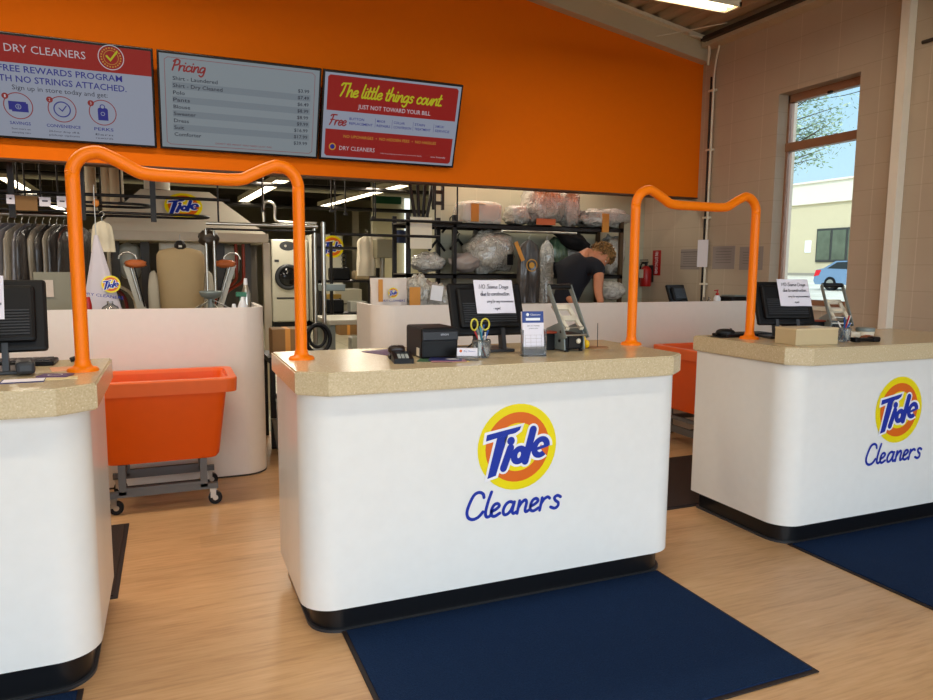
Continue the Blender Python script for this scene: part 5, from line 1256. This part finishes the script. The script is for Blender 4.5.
MB().box((-.045, -.014, .19), (.03, .014, .225), mat('green_trigger', (40, 110, 80), .4), bev=.005).box((-.02, -.008, .14), (-.012, .008, .19), mat('green_trigger', (40, 110, 80), .4)).build('trigger', t)
q = at(234, 306, 5.35); t = thing('spray_bottle', 'short bottle with red cap left of the green trigger spray', 'spray bottle', (q.x, 5.36, DZ)); MB().lathe([(.028, 0), (.03, .08), (.014, .11)], (0, 0, 0), RED, 18).build('bottle_body', t); MB().lathe([(.016, 0), (.012, .03)], (0, 0, .11), LWHITE, 12).build('cap', t)
q = at(246, 300, 5.62); t = thing('spray_bottle', 'tall silver bottle behind the green trigger spray', 'spray bottle', (q.x, 5.62, DZ)); MB().lathe([(.034, 0), (.036, .2), (.014, .27)], (0, 0, 0), STEEL, 18).build('bottle_body', t); MB().lathe([(.016, 0), (.012, .05)], (0, 0, .27), LWHITE, 12).build('nozzle', t)
# clutter in the passage
q = atz(275, 352, .9)
t = thing('work_table', 'dark work table with clutter glimpsed between the half walls', 'table', (.98, 5.95, 0)); MB().box((-.28, -.25, .70), (.30, .3, .74), DARKM).build('tabletop', t)
for x in (-.25, .27):
    for y in (-.22, .27): MB().box((x-.02, y-.02, 0), (x+.02, y+.02, .70), DARKM).build('leg', t)
t = thing('cardboard_box', 'brown cardboard box under the garment rail left of centre', 'box', (.86, 5.86, .74)); MB().box((-.12, -.1, 0), (.13, .12, .22), CARD, bev=.003).build('carton', t); MB().box((-.02, -.1015, .0), (.02, .1215, .222), KRAFT).build('tape_strip', t)
k = MB(); k.tube([(.10*cos(i*pi/12), 0, .12*sin(i*pi/12)) for i in range(24)], .018, BLKP, 8, closed=True); k.tube([(.07*cos(i*pi/12), .03, .09*sin(i*pi/12)+.02) for i in range(24)], .014, DARKM, 8, closed=True)
one(k, 'hose_coil', 'dark coiled hose on the work table behind the orange rail foot', 'hose', (1.13, 5.9, .86))
t = thing('plastic_tub', 'pale plastic tub on the floor under the work table', 'tub', (.86, 5.75, 0)); MB().lathe([(.12, 0), (.15, .24), (.16, .25)], (0, 0, 0), mat('pale_tub', (176, 166, 150), .5), 24).build('tub', t)
k = MB().box((-.16, -.02, 0), (.16, .02, .006), BLKP); 
t = thing('tool_tray', 'low dark tray with orange papers under the work table', 'tray', (.90, 5.6, .42)); MB().box((-.16, -.12, 0), (.2, .12, .03), BLKP, bev=.005).box((-.14, -.1, .03), (.18, .1, .04), mat('pinkish_paper', (200, 150, 120), .6)).build('tray', t)
for x in (-.14, .18): MB().box((x-.01, -.1, -.42), (x+.01, .1, 0), BLKP).build('leg', t)

# far machines
FYM = 17.5
def far(x, y, Y=FYM): return at(x, y, Y)
def machine(label, x0, y0, x1, y1, Y, door=True):
    a = far(x0, y0, Y); b = far(x1, y1, Y); w = b.x-a.x; h = a.z
    t = thing('washing_machine', label, 'washing machine', ((a.x+b.x)/2, Y, 0))
    MB().box((-w/2, 0, .12), (w/2, 1.0, h), MACHW, bev=.03).build('cabinet', t); MB().box((-w/2+.03, .03, 0), (w/2-.03, .97, .12), BLKP).build('plinth', t)
    if door:
        zc = far((x0+x1)/2, 277, Y).z; r_ = w*.33; M = face(0, 0, 0)
        MB().lathe([(r_*1.1, 0), (r_*1.08, .05), (r_*.86, .08), (r_*.8, .05)], (0, 0, 0), DKGREY, 32, Matrix.Translation((-.05, 0, zc)) @ Matrix.Rotation(pi/2, 4, 'X')).build('door_ring', t)
        MB().blob((-.05, -.04, zc), (r_*.8, .06, r_*.8), mat('door_glass', (20, 20, 22), .05), 2, 0).build('door_glass', t)
        k = MB(); M = face(-.05, -.004, far((x0+x1)/2, 246, Y).z); k.disc(0, 0, w*.22, w*.13, DKGREY, M); k.disc(-.05, 0, .03, .03, STEEL, M, .002); k.build('control_panel', t)
        z_ = far(280, 299, Y).z; MB().box((-w*.38, -.01, z_), (w*.3, 0, z_+.04), DKGREY).build('drawer_slot', t)
        MB().box((-w*.42, -.01, zc+r_*1.25), (-w*.3, 0, zc+r_*1.45), DKGREY).build('latch_box', t)
    return t, w, h
machine('industrial front-load washer seen beyond the orange post', 271, 239, 309, 320, FYM)
t, w, h = machine('tall white cleaning machine with round mark beyond the chrome uprights', 311, 234, 344, 320, FYM-.3, False)
k = MB(); tide(k, face(.13, -.006, far(326, 246.5, FYM-.3).z), .27); k.build('round_logo', t); k = MB()
for i in range(4): k.ring(.40, far(326, 262, FYM-.3).z+.16-.1*i, .04, .06, DKGREY, face(0, -.005, 0)); 
k.build('gauge_column', t)
t = thing('cardboard_box', 'brown carton on the tiled floor far back', 'box', (atz(349, 335, 0).x, 15.0, 0)); MB().box((-.2, 0, 0), (.2, .35, .36), CARD, bev=.005).build('carton', t); MB().box((-.03, -.003, .0), (.03, .353, .363), KRAFT).build('tape_strip', t)
q = far(345, 300, 16); t = thing('utility_cabinet', 'small pale cabinet beside the tall white machine', 'cabinet', (q.x+.15, 16.2, 0)); MB().box((-.35, 0, 0), (.3, .6, .95), MACHW, bev=.02).build('body', t)
for z in (.3, .6): MB().box((-.3, -.01, z), (.25, 0, z+.02), DKGREY).build('drawer_slot', t)
q = far(331, 303, 16.6); t = thing('yellow_bin', 'yellowish wooden frame bin in front of the tall machine', 'bin', (q.x-.2, 15.7, 0)); MB().box((-.25, 0, 0), (.25, .3, .85), mat('ochre_panel', (150, 120, 50), .6), bev=.01).build('bin_body', t); MB().tube([(-.2, -.02, .1), (.22, -.02, .75)], .03, DARKM, 8).build('strut', t)
# mid-distance clutter: shirts, controls, dark racks
def hs(label, x, y0, y1, w_, Y, m_, seed=0):
    q = at(x, y0, Y); b = at(x, y1, Y); zt_ = q.z; return garment('hanging_garment', label, (q.x, Y, zt_), w_, zt_-b.z, .10, m_, .3, seed)
hs('cream shirt hanging in the middle distance above the printed bag', 366, 236, 276, .24, 8.2, mat('cream_shirt_cloth', (222, 210, 184), .7), 2)
hs('smaller cream shirt beside the grey control box', 375, 234, 268, .26, 8.6, mat('cream_shirt_cloth', (222, 210, 184), .7), 6)
hs('blue shirt shoulder on the middle rail', 401, 230, 243, .22, 8.3, mat('blue_shirt_cloth', (50, 60, 92), .7), 9)
a = at(377, 239, 8.0); b = at(392, 258, 8.0)
t = thing('control_box', 'grey-green control box mounted behind the printed bag', 'control box', ((a.x+b.x)/2, 8.0, b.z)); MB().box((-(b.x-a.x)/2, 0, 0), ((b.x-a.x)/2, .2, a.z-b.z), mat('grey_green_box', (128, 122, 98), .5), bev=.006).build('enclosure', t); MB().cyl((0, .1, -b.z), (0, .1, 0), .03, ALU, 10).build('post', t)
t = thing('dark_rack', 'tall dark equipment rack in the middle distance', 'rack', (at(350, 280, 9.5).x, 9.5, 0))
for z in (.25, .8, 1.25, 1.7): MB().box((-.42, 0, z), (.42, .5, z+.03), DARKM).build('shelf_board', t)
for x in (-.4, .4): MB().box((x-.02, 0, 0), (x+.02, .5, 1.9), DARKM).build('upright', t)
for (x, z, s_, m_) in ((-.2, .83, .14, BLKP), (.15, .83, .12, MACHW), (-.1, 1.28, .13, BLKP), (.2, 1.28, .1, BEIGEF), (.2, .28, .16, MACHW)):
    one(MB().box((-s_, -.12, 0), (s_, .12, s_*1.3), m_, bev=.02), 'equipment_case', ('dark' if m_ is BLKP else 'pale')+' case stored on the dark equipment rack', 'case', (t.location.x+x, 9.72, z+.0), 0, ('dark' if m_ is BLKP else 'pale')+' cases on the dark rack')
# tall pole + machine head near shelf
t = thing('spotting_stand', 'dark stand with jointed head between the far passage and the shelf', 'stand', (at(345, 280, 7.6).x, 8.3, 0)); MB().cyl((0, 0, 0), (0, 0, 1.75), .02, DARKM, 10).build('pole', t); MB().box((-.14, -.12, 1.18), (.14, .1, 1.26), GREYM, bev=.01).build('head', t); MB().lathe([(.2, 0), (.2, .03), (.04, .05)], (0, 0, 0), DARKM, 20).build('base', t)
t = thing('lattice_bracket', 'dark perforated steel bracket hanging left of the shelf', 'bracket', (at(438, 200, 6.9).x, 6.9, 2.05))
k = MB()
for x in (-.05, .05): k.box((x-.012, -.02, 0), (x+.012, .02, 1.39), DARKM)
for i in range(12): k.box((-.05, -.015, .05+i*.11), (.05, .015, .085+i*.11), DARKM)
k.build('lattice', t)
t = thing('lattice_bracket', 'dark twisted bracket with pipes just left of the perforated one', 'bracket', (at(420, 200, 6.95).x, 6.95, 1.95)); k = MB()
for i in range(4): k.tube(smooth_path([(-.12+.07*i, 0, 1.48), (-.08+.05*i, .03, .9), (-.13+.09*i, -.02, .5), (-.05+.04*i, 0, 0)]), .018, DARKM, 8)
k.build('pipes', t)
# far bright doorway, green band
a = far(403, 196, 14.5); b = far(411, 282, 14.5)
DAY = mat('daylight_pane', (226, 236, 240), .3, emit=1.4)
t = struct(MB().box((a.x, 19, .1), (b.x, 19.05, a.z), CREAML).build('door_1')); MB().box((a.x+.03, 14.48, .2), (b.x-.03, 14.5, a.z-.05), DAY).build('lit_pane', t)
struct(MB().box((at(372, 200, 14.6).x, 14.56, 0), (WX, 14.7, 3.45), mat('inner_wall_paint', (188, 180, 150), .6)).build('wall_inner'))
a = at(374, 195, 14.45); b = at(402, 204, 14.45); one(MB().box((a.x, 14.5, b.z), (b.x, 14.56, a.z), mat('dark_green_band', (22, 84, 58), .5)), 'green_banner', 'dark green band high on the far inner wall', 'banner')
# rear bench of iron boards in the passage behind half walls
a = at(345, 308, 7.4); t = thing('packing_table', 'pale packing table end standing behind the centre half wall', 'table', (at(352, 300, 7.2).x, 7.3, 0)); MB().box((-.28, -.3, .88), (.35, .5, .93), MACHW, bev=.01).build('tabletop', t)
for x in (-.24, .31): MB().box((x-.025, -.27, 0), (x+.025, .47, .88), GREYM).build('leg_frame', t)

# ================================================================== OUTSIDE
GM_, nt, bb, v = base('asphalt_bright', .9)
nt.links.new(ramp(nt, tnoise(nt, v, .8, 5), [(.3, srgb(190, 178, 152)), (.7, srgb(214, 204, 180))]), bb.inputs['Base Color'])
GS = .027                                                       # the lot rises gently away from the shop
def gz(x): return -.105+GS*max(0, x-5.5)
k = MB(); k.add([(-40, -60, -.105), (5.5, -60, -.105), (5.5, 130, -.105), (-40, 130, -.105), (110, -60, gz(110)), (110, 130, gz(110))], [(0, 1, 2, 3), (1, 4, 5, 2)], GM_)
one(k, 'pavement', 'sunlit pale pavement outside the window', 'pavement')
STU = mat('beige_stucco', (206, 192, 156), .85, bump=.2, bscale=30); STU2 = mat('pale_stucco_band', (226, 218, 196), .85)
BX = 50.0; BZ = gz(BX)
t = thing('stucco_building', 'beige stucco building with dark window across the lot', 'building', (BX, 42, BZ))
pz = atx(825, 182, BX).z-BZ; bz = atx(825, 203, BX).z-BZ
MB().box((0, -40, -.3), (14, 40, bz), STU).build('wall', t); MB().box((-.2, -40.2, bz), (14.1, 40.2, pz), STU2).build('parapet', t); MB().box((-.35, -40.3, pz), (14.2, 40.3, pz+.15), CREAML).build('coping', t)
a = atx(818, 229, BX); b = atx(852, 262, BX); wy = a.y-42; pw = (a.y-atx(833, 229, BX).y); we = wy-4*pw
f = MB().box((-.1, we, b.z-BZ), (.02, wy, a.z-BZ), mat('dark_window_frame', (60, 60, 54), .4)).build('window', t)
G2 = mat('reflective_glass', (96, 104, 84), .1, noise_amt=.5, nscale=.9)
for i in range(4): MB().box((-.13, we+.12+i*pw, b.z-BZ+.2), (-.1, we+pw-.12+i*pw, a.z-BZ-.18), G2).build('pane', f)
q = atx(808, 249, BX); MB().box((-.05, q.y-42-.3, q.z-BZ-.3), (0, q.y-42+.3, q.z-BZ+.7), LWHITE).build('notice_plate', t)
t2 = thing('sidewalk_kerb', 'grey kerb strip at the foot of the stucco building', 'kerb', (BX-1.6, 42, BZ)); MB().box((0, -40, -.1), (1.6, 40, .18), mat('kerb_grey', (150, 142, 126), .8)).build('kerb', t2)
# outer pilaster seen inside the window
q0 = atx(789, 200, WX+.9); one(MB().box((WX+.26, 5.50, -.1), (WX+.50, 5.80, 3.6), mat('pink_white_post', (236, 214, 204), .7)), 'porch_post', 'pinkish white outside post at the left side of the window', 'post')
# car
CX = 29.0
q = atx(814.5, 262, CX)
t = thing('parked_car', 'blue-grey car with red tail light parked outside the window', 'car', (CX, q.y, gz(CX)))
CAR = mat('car_paint_blue_grey', (120, 150, 180), .2, coat=.8, metal=.3); CG = mat('car_glass', (40, 48, 50), .05)
side = [(0, .45), (-.05, .75), (-.12, .98), (-.55, 1.06), (-1.2, 1.40), (-2.7, 1.42), (-3.4, 1.05), (-4.4, .9), (-4.55, .6), (-4.5, .3), (-.1, .28)]
Ms = Matrix(((0, 0, 1, 0), (1, 0, 0, 0), (0, 1, 0, 0), (0, 0, 0, 1)))
MB().prism(side, 0, 1.75, CAR, Ms).build('body', t)
MB().prism([(-.75, 1.05), (-1.28, 1.34), (-1.9, 1.36), (-1.9, 1.02)], -.01, 1.76, CG, Ms).prism([(-2.0, 1.02), (-2.0, 1.36), (-2.65, 1.36), (-3.2, 1.04)], -.01, 1.76, CG, Ms).build('side_windows', t)
MB().prism([(-.02, .66), (-.12, .97), (-.42, .98), (-.30, .72)], -.015, .25, mat('tail_lamp_red', (214, 30, 40), .2), Ms).build('tail_light', t)
for y in (-.95, -3.65):
    for x in (.12, 1.63): MB().cyl((x-.13, y, .33), (x+.13, y, .33), .33, BLKP, 24).cyl((x-.14, y, .33), (x+.14, y, .33), .2, STEEL, 16).build('wheel', t)
# tree
t = thing('tree', 'leafy tree whose branches reach into the top of the window view', 'tree', (12.0, 12.3, -.105))
MB().tube(smooth_path([(0, 0, 0), (.05, -.1, 1.6), (0, -.2, 3.4), (.1, -.5, 5.6)]), .16, mat('bark', (92, 76, 60), .9), 10).build('trunk', t)
k = MB(); lf = MB(); rnd = random.Random(11); LEAF = mat('leaf_green', (120, 138, 104), .6); LEAF2 = mat('leaf_pale', (160, 172, 140), .6)
for i in range(18):
    ang = rnd.uniform(-2.1, -1.0) if i % 3 else rnd.uniform(0, 2*pi); L = rnd.uniform(1.0, 1.9); z0 = rnd.uniform(3.4, 4.7)
    tip = Vector((cos(ang)*L, sin(ang)*L-.3, z0+rnd.uniform(-.1, .8))); k.tube([(0, -.3, z0), tip*.6+Vector((0, 0, z0*.4)), tip], [.02, .012, .005], mat('bark', (92, 76, 60), .9), 6)
    for j in range(170):
        c0 = Vector((0, -.3, z0)).lerp(tip, rnd.uniform(.4, 1.12))+Vector((rnd.gauss(0, .17), rnd.gauss(0, .17), rnd.gauss(0, .12)))
        a = Vector((rnd.gauss(0, 1), rnd.gauss(0, 1), rnd.gauss(0, 1))).normalized(); b_ = a.orthogonal().normalized(); s_ = rnd.uniform(.03, .06)
        lf.add([c0-a*s_, c0+b_*s_*.45, c0+a*s_, c0-b_*s_*.45], [(0, 1, 2, 3)], LEAF if j % 3 else LEAF2)
k.build('branches', t); lf.build('foliage', t)
for z in (0, .35):
    q = atx(845, 92, 20); one(MB().tube([(20, q.y+14, q.z+.9+z), (20, q.y, q.z+z-.1), (20, q.y-10, q.z+z)], .012, DARKM, 5), 'power_line', 'thin overhead wire crossing the sky in the window', 'wire', group='overhead wires outside')

# ================================================================== LIGHT
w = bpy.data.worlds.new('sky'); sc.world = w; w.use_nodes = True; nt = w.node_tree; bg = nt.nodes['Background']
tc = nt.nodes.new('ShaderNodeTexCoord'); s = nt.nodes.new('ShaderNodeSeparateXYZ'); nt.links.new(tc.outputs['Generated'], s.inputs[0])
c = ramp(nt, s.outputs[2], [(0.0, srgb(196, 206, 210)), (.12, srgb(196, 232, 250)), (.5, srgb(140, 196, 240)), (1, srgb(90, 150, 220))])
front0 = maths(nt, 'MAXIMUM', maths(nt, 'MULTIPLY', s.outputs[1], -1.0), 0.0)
c = mixc(nt, maths(nt, 'MINIMUM', maths(nt, 'MULTIPLY', front0, 1.6), .85), c, srgb(216, 227, 238))  # street-side sky tinted for the light it throws on the counters
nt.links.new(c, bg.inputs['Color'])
front = maths(nt, 'POWER', maths(nt, 'MAXIMUM', maths(nt, 'MULTIPLY', s.outputs[1], -1.0), 0.0), .7)      # sky strength added towards the street to light the counter fronts
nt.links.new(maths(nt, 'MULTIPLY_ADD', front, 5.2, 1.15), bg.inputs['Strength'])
sun = bpy.data.objects.new('sun', bpy.data.lights.new('sun', 'SUN')); COL.objects.link(sun)
sun.data.energy = 2.0; sun.data.angle = .01; sun.data.color = (1, .93, .82)
sun.rotation_euler = Vector((.62, .06, -.78)).to_track_quat('-Z', 'Y').to_euler()
def area(name, loc, sx, sy, e, col, rot=(0, 0, 0)):
    l = bpy.data.objects.new(name, bpy.data.lights.new(name, 'AREA')); COL.objects.link(l); l.data.shape = 'RECTANGLE'; l.data.size = sx; l.data.size_y = sy
    l.data.energy = e; l.data.color = col; l.location = loc; l.rotation_euler = rot; return l
# daylight portal in the storefront glazing
pt = area('storefront_portal', ((LX+WX)/2, FY-.02, 1.9), 8.8, 3.2, 1, (1, 1, 1), (radians(90), 0, 0)); pt.data.cycles.is_portal = True
WARM = (1, .88, .70)
area('strip_lamp', (-.95, 4.3, 3.6), 2.6, .18, 62, WARM); area('strip_lamp', (.5, 1.2, 3.6), 2.5, .18, 32, WARM)  # customer-side lamp goes with the added, unseen strip fixture
area('strip_lamp', (3.5, 4.55, 3.47), 1.2, .15, 9, WARM)
for (x, y, e) in ((1.3, 8.2, 45), (2.9, 11.3, 55), (1.3, 11.3, 45), (-2, 12.4, 45), (-2.2, 7.9, 46), (3.4, 6.75, 15), (2.5, 16.5, 60)):
    area('rear_strip_lamp', (x, y, 2.68), (2.2 if y < 7 else .2), (.2 if y < 7 else 2.2), e, (1, .90, .74))
sc.view_settings.view_transform = 'Standard'; sc.view_settings.look = 'None'; sc.view_settings.gamma = 1
sc.view_settings.exposure = 0.0; sc.view_settings.use_curve_mapping = False
sc.cycles.use_denoising = True; sc.cycles.max_bounces = 6; sc.cycles.diffuse_bounces = 4; sc.cycles.glossy_bounces = 3; sc.cycles.transmission_bounces = 5; sc.cycles.transparent_max_bounces = 8
sc.cycles.caustics_reflective = False; sc.cycles.caustics_refractive = False; sc.cycles.sample_clamp_indirect = 4
